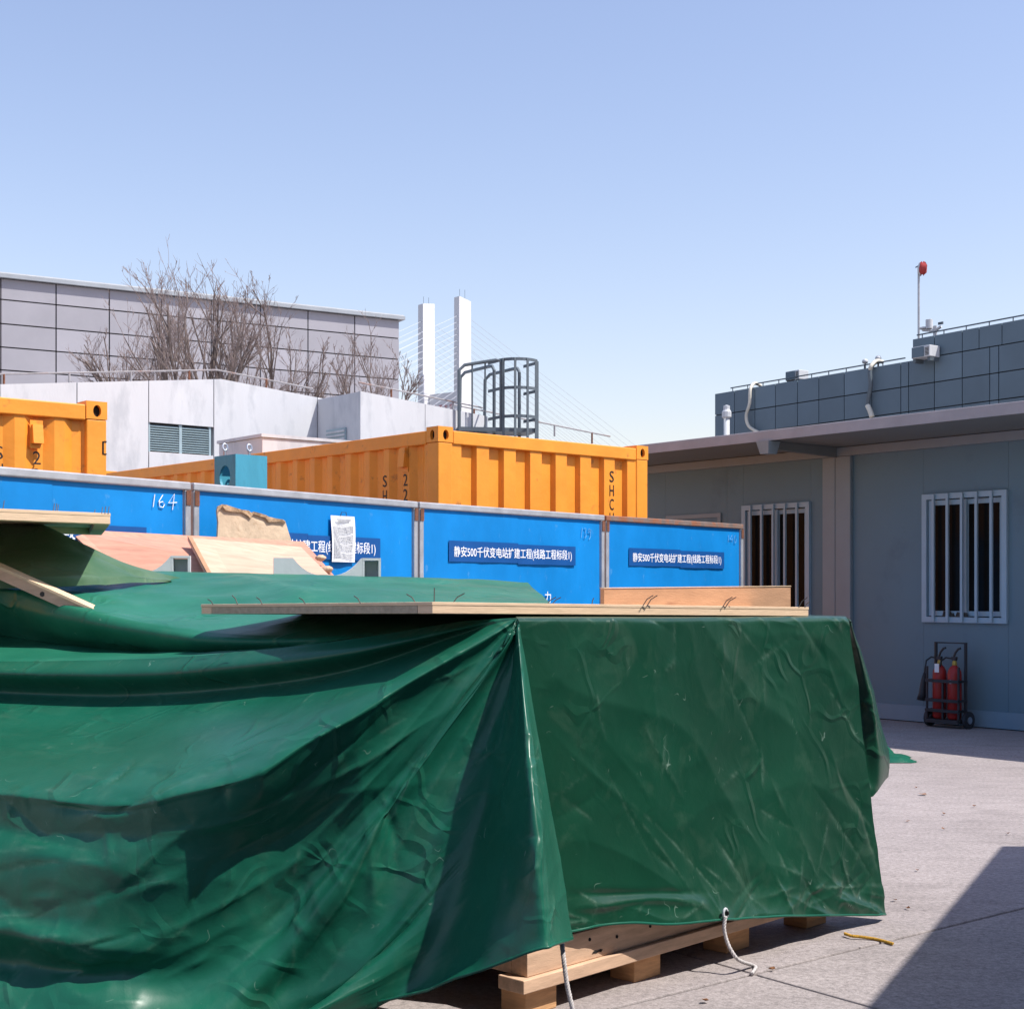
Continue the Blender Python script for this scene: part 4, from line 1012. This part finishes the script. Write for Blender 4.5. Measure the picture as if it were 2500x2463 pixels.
for k, (x, y, D, r_) in enumerate([(783, 1362, 8.2, .022), (799, 1390, 8.05, .024)]):
    p = P(x, y, D); b = MB(); arr = []
    for i in range(9):
        a1 = math.pi*i/8; row = []
        for j in range(13):
            a2 = 2*math.pi*j/12; s = r_*(1+.3*noise.noise(Vector((i*.7, math.cos(a2), math.sin(a2)+k*3))))
            row.append((s*1.4*math.sin(a1)*math.cos(a2), s*math.sin(a1)*math.sin(a2), s*.8*math.cos(a1)))
        arr.append(row)
    o = b.grid(arr).build('rope_scrap', M_sack, None, smooth=True); o.location = p
    tag(o, ['upper straw-coloured scrap at the right end of the pale plywood', 'lower straw-coloured scrap right of the pale plywood by the cradle'][k], 'rope scrap', 'straw scraps beside the plywood')

# ================================================================== tarpaulin
def cr_curve(pts, n):
    """Catmull-Rom through 3D points resampled evenly to n"""
    p = np.array(pts, float); m = len(p); out = []
    for i in range(m-1):
        a, b_, c, d = p[max(i-1, 0)], p[i], p[i+1], p[min(i+2, m-1)]
        for k in range(12):
            t = k/12; out.append(.5*((2*b_)+(c-a)*t+(2*a-5*b_+4*c-d)*t*t+(-a+3*b_-3*c+d)*t**3))
    out.append(p[-1]); out = np.array(out)
    s = np.concatenate([[0], np.cumsum(np.linalg.norm(np.diff(out, axis=0), axis=1))]); s /= s[-1]
    q = np.linspace(0, 1, n)
    return np.stack([np.interp(q, s, out[:, k]) for k in range(3)], 1)
def pchip(x, y, xq):
    h = np.diff(x); d = np.diff(y, axis=0)/h[:, None]
    m = np.zeros_like(y)
    a, b_ = d[:-1], d[1:]
    w1 = (2*h[1:]+h[:-1])[:, None]; w2 = (h[1:]+2*h[:-1])[:, None]
    with np.errstate(divide='ignore', invalid='ignore'):
        hm = (w1+w2)/(w1/a+w2/b_)
    m[1:-1] = np.where(a*b_ > 0, hm, 0); m[0] = d[0]; m[-1] = d[-1]; m = np.nan_to_num(m)
    idx = np.clip(np.searchsorted(x, xq)-1, 0, len(x)-2); t = (xq-x[idx])/h[idx]; hh = h[idx][:, None]; t = t[:, None]
    return (2*t**3-3*t**2+1)*y[idx]+(t**3-2*t**2+t)*hh*m[idx]+(-2*t**3+3*t**2)*y[idx+1]+(t**3-t**2)*hh*m[idx+1]
def loft(rows, n, per):
    C = np.array([cr_curve([P(*q) for q in r_], n) for r_ in rows])           # rows x n x 3
    x = np.arange(len(rows), dtype=float); xq = np.linspace(0, len(rows)-1, per*(len(rows)-1)+1)
    return np.stack([pchip(x, C[:, j, :], xq) for j in range(n)], 1)
def wrinkle(A, amp, fn):
    du = np.gradient(A, axis=1); dv = np.gradient(A, axis=0)
    nr = np.cross(du, dv); ln = np.linalg.norm(nr, axis=2, keepdims=True); nr = nr/np.maximum(ln, 1e-9)
    m, n, _ = A.shape
    H = np.array([[fn(i/(m-1), j/(n-1), A[i, j]) for j in range(n)] for i in range(m)])
    return A+nr*H[:, :, None]*amp
WEAR = []
def crease(A, n, seed, amp, wid, length, bias=None, wear=1.0, where=None, lines=()):
    """sharp straight creases pressed into the cloth, and how rubbed each point is"""
    rg = np.random.RandomState(seed); m, k, _ = A.shape
    du = np.gradient(A, axis=1); dv = np.gradient(A, axis=0)
    nr = np.cross(du, dv); nr /= np.maximum(np.linalg.norm(nr, axis=2, keepdims=True), 1e-9)
    H = np.zeros((m, k)); Wr = np.zeros((m, k))
    done = 0
    while done < n:
        i, j = rg.randint(2, m-2), rg.randint(2, k-2)
        if where is not None and rg.rand() > where(i/(m-1), j/(k-1)): continue
        done += 1
        tu = du[i, j]/max(np.linalg.norm(du[i, j]), 1e-9); tv = dv[i, j]-tu*np.dot(tu, dv[i, j]); tv = tv/max(np.linalg.norm(tv), 1e-9)
        a = rg.normal(bias[0], bias[1]) if bias and rg.rand() < .75 else rg.uniform(0, math.pi)
        d = tu*math.cos(a)+tv*math.sin(a)
        L_ = length*rg.uniform(.35, 1.3); w_ = wid*rg.uniform(.6, 1.6)
        r_ = A-A[i, j]; al = r_@d; pe = np.sqrt(np.maximum((r_**2).sum(2)-al**2, 0)); bow = rg.uniform(-.12, .12)
        sgn = r_@np.cross(d, nr[i, j]); pe = np.abs(sgn-bow*al*al/L_)+np.abs(r_@nr[i, j])
        win = np.clip(1-(al/L_)**2, 0, 1)**1.5
        H += amp*rg.uniform(.3, 1)*rg.choice([-1, 1, 1])*np.exp(-pe/w_)*win
        if rg.rand() < .7: Wr = np.maximum(Wr, wear*rg.uniform(.4, 1)*np.exp(-(pe/.006)**2)*win)
    for (p0, p1, hh, ww) in lines:                            # a known fold line from p0 to p1
        p0, p1 = np.array(p0), np.array(p1); d = p1-p0; L_ = np.linalg.norm(d); d = d/L_
        r_ = A-(p0+p1)/2; al = r_@d; pe = np.sqrt(np.maximum((r_**2).sum(2)-al**2, 0)); win = np.clip(1-(2*al/L_)**4, 0, 1)
        H += hh*np.exp(-pe/ww)*win; Wr = np.maximum(Wr, np.exp(-(pe/.03)**2)*win*wear)
    WEAR.append(Wr.ravel())
    return A+nr*H[:, :, None]
def nz(*a): return noise.noise(Vector(a))
def ridged(*a): return (1-abs(noise.noise(Vector(a))))**4

tp = empty('green_tarp', (0.02, 4.55, 0), (1, 0), 'large glossy green tarpaulin draped over crates, folds fanning from the corner', 'tarpaulin')
OFF = np.array([0.02, 4.55, 0])
TB = MB()
ap = (1262, 1509, 4.55)
def recede(q, k=1.0, extra=0.0):                                       # the crates' left side runs back to the left
    x, y, D = q
    d = np.interp(x, [-260, 0, 300, 600, 860, 1262], [.62, .52, .34, .14, .03, 0])*k
    D = D+d
    D += extra*float(np.interp(x, [250, 650, 1190], [0, 1, 0]))
    if y > HY+40: D = min(D, F*(CH-.02)/(y-HY))
    return (x, y, D)
Brow = [ap, (1180, 1513, 4.60), (1100, 1521, 4.65), (860, 1560, 4.76), (600, 1590, 4.90), (350, 1608, 5.0), (0, 1614, 5.05), (-260, 1602, 5.08)]
rows = [
    Brow,
    [ap, (1185, 1521, 4.585), (1100, 1540, 4.60), (860, 1592, 4.69), (600, 1628, 4.83), (330, 1648, 4.93), (0, 1644, 4.97), (-260, 1632, 5.0)],
    [ap, (1190, 1527, 4.585), (1100, 1556, 4.64), (860, 1634, 4.77), (600, 1676, 4.92), (300, 1697, 5.01), (0, 1690, 5.05), (-260, 1678, 5.07)],
    [ap, (1195, 1531, 4.565), (1090, 1580, 4.56), (850, 1672, 4.58), (600, 1735, 4.66), (300, 1770, 4.74), (0, 1765, 4.78), (-260, 1755, 4.8)],
    [ap, (1205, 1537, 4.53), (1060, 1615, 4.45), (840, 1725, 4.35), (600, 1830, 4.27), (300, 1880, 4.26), (0, 1860, 4.31), (-260, 1850, 4.35)],
    [ap, (1215, 1543, 4.52), (1000, 1665, 4.38), (870, 1748, 4.29), (750, 1812, 4.21), (620, 1893, 4.12), (450, 1937, 4.08), (280, 1968, 4.07), (0, 1940, 4.13), (-260, 1922, 4.17)],
    [ap, (1218, 1546, 4.525), (1004, 1677, 4.395), (872, 1762, 4.305), (748, 1830, 4.22), (617, 1912, 4.13), (446, 1955, 4.085), (276, 1986, 4.075), (0, 1958, 4.135), (-260, 1940, 4.175)],
    [ap, (1220, 1551, 4.535), (1010, 1695, 4.425), (870, 1800, 4.335), (740, 1880, 4.25), (610, 1962, 4.16), (440, 2010, 4.105), (270, 2042, 4.09), (0, 2015, 4.14), (-260, 2000, 4.18)],
    [ap, (1224, 1558, 4.54), (1030, 1720, 4.45), (880, 1850, 4.365), (720, 1960, 4.275), (560, 2040, 4.17), (400, 2085, 4.085), (230, 2120, 4.05), (0, 2110, 4.08), (-260, 2095, 4.12)],
    [ap, (1226, 1565, 4.53), (1040, 1760, 4.44), (880, 1910, 4.36), (700, 2050, 4.28), (520, 2150, 4.14), (370, 2210, 4.08), (210, 2240, 4.05), (0, 2225, 4.07), (-260, 2200, 4.11)],
    [ap, (1228, 1572, 4.52), (1035, 1800, 4.41), (870, 1980, 4.32), (700, 2130, 4.23), (540, 2240, 4.14), (400, 2300, 4.08), (220, 2310, 4.03), (0, 2275, 4.03), (-260, 2255, 4.06)],
    [ap, (1228, 1580, 4.52), (1025, 1840, 4.40), (860, 2050, 4.31), (710, 2210, 4.22), (570, 2310, 4.14), (430, 2360, 4.11), (230, 2370, 4.09), (0, 2345, 4.10), (-260, 2330, 4.12)],
    [ap, (1226, 1590, 4.51), (1005, 1890, 4.37), (850, 2110, 4.26), (720, 2260, 4.18), (590, 2370, 4.10), (450, 2430, 4.09), (240, 2440, 4.05), (0, 2425, 4.04), (-260, 2410, 4.05)],
    [ap, (1220, 1600, 4.50), (980, 1925, 4.34), (830, 2155, 4.23), (715, 2310, 4.15), (600, 2425, 4.07), (470, 2500, 4.02), (260, 2530, 3.98), (0, 2520, 3.96), (-260, 2510, 3.95)],
    [ap, (1222, 1610, 4.535), (1010, 1945, 4.43), (860, 2190, 4.34), (760, 2320, 4.28), (660, 2430, 4.22), (560, 2530, 4.2), (300, 2600, 4.15), (0, 2600, 4.1), (-260, 2600, 4.1)],
    [ap, (1232, 1640, 4.545), (1060, 2000, 4.46), (930, 2240, 4.40), (860, 2340, 4.36), (800, 2420, 4.32), (740, 2500, 4.28), (500, 2580, 4.2), (200, 2650, 4.1), (0, 2660, 4.1)],
    [ap, (1245, 1700, 4.52), (1180, 1960, 4.42), (1100, 2180, 4.37), (1055, 2290, 4.35), (1005, 2370, 4.34), (955, 2440, 4.33), (880, 2462, 4.32)],
    [ap, (1264, 1720, 4.43), (1256, 1960, 4.27), (1230, 2150, 4.19), (1212, 2240, 4.16), (1198, 2300, 4.14), (1178, 2345, 4.13), (1150, 2378, 4.13)],
    [ap, (1280, 1730, 4.37), (1300, 1940, 4.19), (1312, 2120, 4.09), (1318, 2200, 4.06), (1323, 2250, 4.04), (1328, 2290, 4.03), (1331, 2312, 4.02)],
    [ap, (1286, 1728, 4.385), (1310, 1938, 4.21), (1326, 2118, 4.12), (1334, 2198, 4.09), (1340, 2248, 4.07), (1346, 2288, 4.06), (1349, 2306, 4.05)],
    [ap, (1298, 1710, 4.50), (1336, 1930, 4.42), (1366, 2110, 4.36), (1380, 2190, 4.33), (1388, 2240, 4.31), (1394, 2275, 4.30), (1397, 2291, 4.30)],
]
kk = [1, 1, 1, .9, .8, .7, .7, .66, .62, .6, .58, .55, .5, .5, .5, .4]+[0]*10
xx = [0]*8+[.03, .08, .14, .18, .20, .17, .11, .03]+[0]*10
rows = [[recede(q, k, x_) for q in r_] for r_, k, x_ in zip(rows, kk, xx)]
fan = loft(rows, 240, 13)
def fan_w(s, r_, p):
    k = r_**.8
    radial = ridged(s*16, r_*1.4, 3.1)*.9 + .5*nz(s*34, r_*2.2, 7.7)
    low = min(1, max(0, (s-.28)/.15)); hi = 1-low
    cr_ = .9*ridged(p[0]*3.4+p[2]*2, p[2]*4.2, p[1]*3)+.55*ridged(p[0]*8, p[2]*9, 2.2) + .6*nz(p[0]*5, p[2]*6, 4)
    bott = min(1, max(0, (.75-p[2])/.35))
    return k*(radial*(.08+.34*low)*.8 + cr_*(.10+.25*low+.45*bott*low))
ii = np.arange(fan.shape[0])/13.0                             # soften the lower pleats into broad folds
mk = (np.clip((ii-6.0)/2.2, 0, 1)*np.clip((15.2-ii)/1.2, 0, 1))[:, None]*np.clip((.72-np.linspace(0, 1, fan.shape[1]))/.2, .06, 1)[None, :]
mk = mk[:, :, None]
for _ in range(90):
    sm_ = fan.copy(); sm_[1:-1] = .25*fan[:-2]+.5*fan[1:-1]+.25*fan[2:]
    fan = fan+(sm_-fan)*mk
fan = wrinkle(fan, .0075, fan_w)
FS = 1 if np.cross(np.gradient(fan, axis=1)[140, 120], np.gradient(fan, axis=0)[140, 120])[1] < 0 else -1
fan = crease(fan, 60, 5, .008*FS, .022, .34, (0, .22), .5, lambda i, j: (.15 if i < .28 else 1)*min(1, j*1.4))
fan = crease(fan, 90, 77, .0045*FS, .012, .13, None, .8, lambda i, j: (.35 if i < .28 else 1)*min(1, j*1.6))
fan = crease(fan, 34, 21, .013*FS, .030, .55, (0, .10), .35, lambda i, j: 1 if (.36 < i < .82 and .12 < j < .75) else 0)
fan = crease(fan, 34, 9, .010*FS, .018, .17, (.25, .5), .6, lambda i, j: 1 if (.42 < i < .75 and j > .55) else .04)
fan = crease(fan, 16, 14, .010*FS, .018, .13, (.5, .8), .5, lambda i, j: 1 if (.20 < i < .30 and .25 < j < .75) else 0.0)
WEAR = [np.max(WEAR, axis=0)]
TB.grid((fan-OFF).tolist())
cloth = TB.build('cloth', M_tarp, tp, smooth=True)
wr = cloth.data.attributes.new('wear', 'FLOAT', 'POINT'); wr.data.foreach_set('value', np.concatenate(WEAR).astype(np.float32))
TB = MB(); WEAR.clear()
# upper part: from the far ridge down to the fan's top roll
far_rows = [
    [(1290, 1560, 7.9), (900, 1540, 7.9), (620, 1540, 7.9), (400, 1530, 7.9), (50, 1530, 7.9), (-260, 1520, 7.9)],
    [(1288, 1421, 7.45), (900, 1409, 7.3), (620, 1403, 7.25), (400, 1399, 7.25), (50, 1401, 7.25), (-260, 1400, 7.2)],
    [(1300, 1434, 7.1), (900, 1425, 6.8), (620, 1424, 6.75), (400, 1420, 6.8), (50, 1413, 6.8), (-260, 1402, 6.8)],
    [(1325, 1455, 6.6), (900, 1458, 6.1), (620, 1462, 6.1), (400, 1462, 6.2), (50, 1432, 6.4), (-260, 1404, 6.5)],
    [(1345, 1476, 6.0), (1100, 1490, 5.7), (860, 1505, 5.6), (600, 1520, 5.65), (350, 1500, 5.85), (100, 1450, 6.1), (-260, 1406, 6.3)],
    [(1300, 1500, 5.3), (1100, 1522, 5.15), (860, 1545, 5.15), (700, 1556, 5.22), (500, 1548, 5.38), (360, 1527, 5.52), (230, 1500, 5.66), (120, 1473, 5.80), (0, 1441, 5.98), (-260, 1400, 6.15)],
    [(1290, 1503, 5.0), (1100, 1524, 5.05), (860, 1551, 5.08), (700, 1566, 5.16), (500, 1562, 5.31), (360, 1543, 5.45), (230, 1520, 5.58), (120, 1495, 5.72), (0, 1465, 5.90), (-260, 1425, 6.08)],
    [(1285, 1505, 4.9), (1100, 1526, 5.0), (860, 1556, 5.05), (700, 1576, 5.16), (500, 1582, 5.32), (360, 1572, 5.46), (230, 1555, 5.60), (120, 1535, 5.74), (0, 1510, 5.92), (-260, 1470, 6.1)],
    [(1280, 1506, 4.8), (1100, 1527, 4.95), (860, 1560, 5.03), (700, 1584, 5.15), (500, 1597, 5.36), (360, 1592, 5.51), (230, 1583, 5.66), (120, 1570, 5.80), (0, 1553, 5.97), (-260, 1520, 6.15)],
    [(1275, 1507, 4.7), (1100, 1526, 4.85), (860, 1562, 4.95), (700, 1584, 5.03), (500, 1598, 5.16), (360, 1602, 5.24), (230, 1600, 5.32), (120, 1594, 5.40), (0, 1588, 5.46), (-260, 1565, 5.6)],
    Brow,
]
far_rows = [[recede(q, max(0, (i-3)/7)) for q in r_] for i, r_ in enumerate(far_rows)]
farr = loft(far_rows, 170, 9)
def far_w(s, r_, p):
    ed = min(1, s*6, (1-s)*7, r_*8)
    return ed*(.9*ridged(p[0]*2.2+p[1]*1.5, p[1]*2.4, 1.7)+.5*nz(p[0]*6, p[1]*6, 2)+.7*ridged(p[0]*1.1-p[1]*1.6, 5.5, p[1]*.6))
farr = wrinkle(farr, .009, far_w)
farr = crease(farr, 26, 31, .007, .03, .5, (.6, .5), 1.0, lambda i, j: 1 if i < .5 else .1, [(P(565, 1408, 7.0), P(775, 1475, 5.95), .03*(1 if np.cross(np.gradient(farr, axis=1)[30, 120], np.gradient(farr, axis=0)[30, 120])[2] > 0 else -1), .09)])
TB.grid((farr-OFF).tolist())
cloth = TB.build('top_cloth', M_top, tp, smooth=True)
wr = cloth.data.attributes.new('wear', 'FLOAT', 'POINT'); wr.data.foreach_set('value', np.concatenate(WEAR).astype(np.float32))
TB = MB(); WEAR.clear()
# front-right face with the top behind it
apb = (1262, 1509, 4.55)
face_rows = [
    [(1240, 1499, 5.4), (1500, 1499, 5.9), (1700, 1499, 6.3), (1880, 1499, 6.6)],
    [(1258, 1505, 4.65), (1560, 1505, 5.08), (1800, 1505, 5.50), (2062, 1504, 5.93)],
    [(1262, 1509, 4.55), (1560, 1508, 4.98), (1800, 1507.5, 5.40), (2066, 1508, 5.84)],
    [(1264, 1522, 4.54), (1565, 1522, 4.965), (1805, 1522, 5.385), (2069, 1523, 5.83)],
    [(1285, 1700, 4.56), (1590, 1700, 4.975), (1830, 1700, 5.395), (2094, 1695, 5.85)],
    [(1310, 1900, 4.57), (1615, 1900, 4.98), (1855, 1900, 5.395), (2118, 1890, 5.87)],
    [(1330, 2080, 4.58), (1640, 2080, 4.97), (1880, 2070, 5.385), (2138, 2060, 5.885)],
    [(1345, 2200, 4.585), (1655, 2180, 4.955), (1890, 2160, 5.37), (2149, 2150, 5.89)],
    [(1352, 2278, 4.59), (1405, 2270, 4.64), (1460, 2258, 4.70), (1546, 2252, 4.78), (1640, 2256, 4.89), (1767, 2245, 5.08), (1900, 2237, 5.33), (2030, 2234, 5.60), (2156, 2231, 5.88)],
]
fc = loft(face_rows, 260, 26)
def face_w(s, r_, p):
    v = max(0, (s-.26)/.74); ed = min(1, v*8)
    lowr = max(0, (v-.80)/.2)
    g_ = .75*ridged(p[0]*2.1+p[2]*1.7, p[2]*1.9-p[0]*.7, .4)+.45*ridged(p[0]*4+3, p[2]*3.4, 5.)+.4*nz(p[0]*3.3, p[2]*3.1, 9)
    ce_ = min(1, max(0, (r_-.03)*12), max(0, (.40-r_)*9))
    cre = ce_*(-.9*math.exp(-((v-.80-.10*r_)/.02)**2)+1.1*math.exp(-((v-.845-.10*r_-.02*math.sin(r_*20))/.03)**2))
    low2 = max(0, (v-.84)/.16)*max(0, (r_-.55)/.45)
    return cre+ed*(g_+low2*3.0*ridged(p[0]*6+p[2]*9, p[2]*6, 2.)+lowr*(1.1*nz(p[0]*7, p[2]*4, 3)+.8*ridged(p[0]*5.5+p[2]*3, p[2]*7, 8)))
fc = wrinkle(fc, -.009, face_w)
FS = 1 if np.cross(np.gradient(fc, axis=1)[140, 120], np.gradient(fc, axis=0)[140, 120])[1] < 0 else -1
q0 = len(WEAR)
fc = crease(fc, 34, 3, .0058*FS, .020, .34, (.72, .25), 1.0, lambda i, j: 0 if i < .3 else 1)
fc = crease(fc, 40, 8, .005*FS, .014, .15, None, .9, lambda i, j: 0 if i < .3 else 1)
fc = crease(fc, 22, 12, .010*FS, .016, .16, (2.6, .3), .6, lambda i, j: 1 if (i > .88 and j > .45) else .0)
WEAR[q0:] = [np.max(WEAR[q0:], axis=0)]
TB.grid((fc-OFF).tolist())
# loose fold hanging behind the right corner
fold_rows = [
    [(2040, 1507, 5.95), (2050, 1520, 6.0), (2060, 1620, 6.1), (2075, 1760, 6.15), (2090, 1880, 6.15), (2100, 1925, 6.15)],
    [(2055, 1506, 5.92), (2072, 1530, 5.98), (2092, 1640, 6.12), (2108, 1780, 6.2), (2116, 1890, 6.22), (2121, 1945, 6.22)],
    [(2064, 1507, 5.9), (2078, 1533, 5.97), (2108, 1640, 6.12), (2133, 1780, 6.2), (2140, 1880, 6.24), (2138, 1928, 6.26)],
    [(2066, 1508, 5.9), (2082, 1540, 6.0), (2117, 1640, 6.22), (2152, 1775, 6.36), (2163, 1850, 6.4), (2158, 1898, 6.42)],
    [(2066, 1509, 5.92), (2080, 1540, 6.1), (2113, 1640, 6.4), (2147, 1770, 6.6), (2165, 1830, 6.65), (2168, 1872, 6.65)],
]
fo = loft(fold_rows, 80, 14)
fo = wrinkle(fo, .012, lambda s, r_, p: r_*(ridged(p[0]*4, p[2]*3.5, 1.1)+.5*nz(p[0]*7, p[2]*6, 3)))
fo = crease(fo, 14, 6, .008, .02, .2, None, .5)
TB.grid((fo-OFF).tolist())
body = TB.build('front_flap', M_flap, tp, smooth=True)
wr = body.data.attributes.new('wear', 'FLOAT', 'POINT'); wr.data.foreach_set('value', np.concatenate(WEAR).astype(np.float32))
# rolled hem along the bottom edges
hem = MB()
hem.tube([Vector(q)-Vector(OFF) for q in fc[-1][::2].tolist()], .005, 6)
ez = [fan[i, -1] for i in range(fan.shape[0]) if i >= 15*13]
hem.tube([Vector(q)-Vector(OFF) for q in ez[::2]], .005, 6)
hem.build('hem', M_tarp, tp, smooth=True)
# eyelet
ey = P(1771, 2229, 5.055)-Vector(OFF)
er = MB(); ring = [ey+Vector((U.x*.012*math.cos(a), U.y*.012*math.cos(a), .017*math.sin(a))) for a in [R(k*30) for k in range(13)]]
er.tube(ring, .0045, 6, False); er.build('eyelet', M_acwhite, tp, smooth=True)
MB().tube([ey+Vector((.004, -.001, 0)), ey+Vector((.008, .006, 0))], .008, 10).build('eyelet_hole', M_dark, tp)

# left tarp sloping from the upper-left lid
lt = empty('olive_tarp', tuple(P(100, 1400, 6.3)), (1, 0), 'dusty olive green tarp sloping down from under the upper left lid', 'tarpaulin')
O2 = np.array(P(100, 1400, 6.3))
lr = [
    [(-300, 1262, 7.0), (-100, 1262, 6.9), (60, 1266, 6.8), (200, 1326, 6.6), (300, 1372, 6.6), (380, 1396, 6.75), (440, 1410, 6.9)],
    [(-300, 1272, 6.8), (-100, 1272, 6.7), (56, 1276, 6.62), (195, 1332, 6.48), (292, 1376, 6.5), (372, 1398, 6.68), (432, 1411, 6.85)],
    [(-300, 1325, 6.55), (-100, 1330, 6.45), (40, 1338, 6.38), (172, 1354, 6.34), (272, 1382, 6.42), (352, 1399, 6.6), (422, 1412, 6.8)],
    [(-300, 1352, 6.4), (-100, 1355, 6.3), (40, 1360, 6.25), (160, 1372, 6.25), (260, 1390, 6.36), (350, 1402, 6.55), (420, 1413, 6.76)],
    [(-300, 1410, 6.1), (-100, 1408, 6.05), (40, 1406, 6.05), (160, 1405, 6.1), (260, 1405, 6.3), (350, 1408, 6.52), (420, 1415, 6.7)],
    [(-300, 1440, 6.05), (-100, 1440, 6.05), (40, 1436, 6.05), (160, 1432, 6.1), (260, 1424, 6.28), (350, 1420, 6.5), (420, 1420, 6.7)],
]
la = loft(lr, 90, 8)
la = wrinkle(la, .02, lambda s, r_, p: min(1, s*6)*(ridged(p[0]*2.6-p[1]*2, p[1]*2, p[2]*2)+.5*nz(p[0]*5, p[1]*5, 1)))
M_tarp2 = M_tarp.copy(); M_tarp2.name = 'olive_tarp_cloth'
for nd in M_tarp2.node_tree.nodes:
    if nd.type == 'MIX' and not nd.inputs[6].is_linked and not nd.inputs[7].is_linked:
        nd.inputs[6].default_value = rgb(.045, .115, .055); nd.inputs[7].default_value = rgb(.11, .175, .10)
    if nd.type == 'BSDF_PRINCIPLED': nd.inputs['Coat Weight'].default_value = 0; nd.inputs['Specular IOR Level'].default_value = .3
MB().grid((la-O2).tolist()).build('cloth', M_tarp2, lt, smooth=True)

# crumpled tarp end on the ground by the cabin
gp = G(2170, 1850)
gt = empty('tarp_scrap', tuple(gp), (1, 0), 'crumpled green tarp end lying flat on the ground before the cabin', 'tarpaulin')
arr = []
for i in range(28):
    row = []
    for j in range(34):
        x = -1.1+j/33*1.28; y = -.35+i/27*1.0
        lim = .16+.05*math.sin(i*.8)-.25*abs(i/27-.3)
        x = min(x, lim+.01*math.sin(i*2.1))
        hgt = .055+.15*max(0, ridged(x*3.6+1, y*3.4, .3)-.2)+.09*nz(x*7, y*7, 1)
        edge = min(1, (lim-x)*7+.02, i*.25, (27-i)*.25)
        row.append((x, y, max(.004, hgt*max(0, edge)+.004)))
    arr.append(row)
MB().grid(arr).build('cloth', M_tarp, gt, smooth=True)

# ================================================================== ropes
def rope(name, pts, r, m, label, twist=12):
    c = cr_curve([tuple(p) for p in pts], 90); r *= 1.15; o0 = Vector(c[0]); e = empty(name, tuple(c[-1]) if c[-1][2] < .05 else tuple(o0), (1, 0), label, 'rope')
    base_ = Vector(e.location)
    for k in range(3):
        q = []
        for i in range(len(c)):
            t = Vector(c[min(i+1, 89)]-c[max(i-1, 0)]).normalized(); a = t.orthogonal().normalized(); b_ = t.cross(a); w = twist*2*math.pi*i/90+k*2.094
            q.append(Vector(c[i])-base_+(a*math.cos(w)+b_*math.sin(w))*r*.55)
        MB().tube(q, r*.62, 5).build('strand', m, e, smooth=True)
    return e
rope('tie_rope', [P(1372, 2300, 4.30), P(1376, 2340, 4.27), P(1384, 2400, 4.26), P(1396, 2455, 4.25), P(1404, 2500, 4.25), (G(1400, 2560).x, G(1400, 2560).y, .006)], .006, M_rope, 'white twisted rope hanging from the tarp fold in front of the pallet')
e3 = P(1771, 2236, 5.045)
rope('tie_rope', [e3, P(1768, 2265, 5.04), P(1776, 2300, 5.04), P(1800, 2340, 5.03), G(1838, 2356, .008), G(1845, 2362, .008), G(1836, 2376, .008)], .0055, M_rope, 'white frayed rope hanging from the metal eyelet to the ground')
rope('tie_rope', [G(2062, 2278, .012), G(2080, 2284, .012), G(2100, 2286, .010), G(2140, 2292, .006), G(2180, 2303, .006)], .005, M_rope_y, 'short stiff ochre rope end lying on the concrete')

# ================================================================== neighbouring cabin whose shadow falls at lower right
Hn_ = 3.0; off = Vector((SD.x, SD.y, 0))/SD.z*Hn_
s0 = G(2445, 2065); s1 = G(2110, 2463)
k0 = s0+off; k1d = (s1-s0).normalized()
k0.z = 0
k1 = k0+Vector((k1d.x, k1d.y, 0))*5.4; k2 = k1+Vector((5.5, -2.2, 0)); k3 = k0+Vector((6.0, -.15, 0))
nb = empty('neighbour_cabin', tuple(k0), (1, 0), 'flat-roofed grey site cabin just outside the picture that shades the lower right', 'cabin')
q = [Vector((0, 0, 0)), k1-k0, k2-k0, k3-k0]
q = [q[0], q[1], q[2], q[3]]
MB().extr([(a.x*1.0+(.0), a.y) for a in q], 0, Hn_-.12).build('wall', M_cabin, nb)
MB().extr([(a.x, a.y) for a in [Vector((-.0, .0, 0)), q[1], q[2], q[3]]], Hn_-.119, Hn_).build('roof', M_roof_edge, nb)

# unseen cabin-shaped block added behind the photographer to darken the tarp's reflections
rc = empty('rear_added_block', (-8.0, -4.2, 0), (1, 0), 'long grey cabin-shaped block added behind the photographer to darken tarp reflections', 'cabin')
MB().box(0, 10.5, -4.5, 0, 0, 2.9).build('wall', M_cabin, rc)
MB().box(-.15, 10.65, -4.65, .5, 2.901, 3.02).build('roof', M_roof_edge, rc)
for k in range(4): MB().box(1.0+k*2.5, 2.0+k*2.5, .001, .03, 1.0, 2.2).build('window', M_glass, rc)

# unseen tall block added to shade the ground in front of the tarp
n0 = k0+Vector((k1d.x, k1d.y, 0))*((k0.y-2.75)/-k1d.y)
n1 = k0+Vector((k1d.x, k1d.y, 0))*5.4
n1 = k1
us = [n0-k0, n1-k0+Vector((k1d.x, k1d.y, 0))*3.0, k2-k0+Vector((0, -3, 0)), Vector((n0.x-k0.x+4.5, n0.y-k0.y-.1, 0))]
MB().extr([(a.x, a.y) for a in us], 0, 6.1).build('added_shade_block', M_cabin, nb)
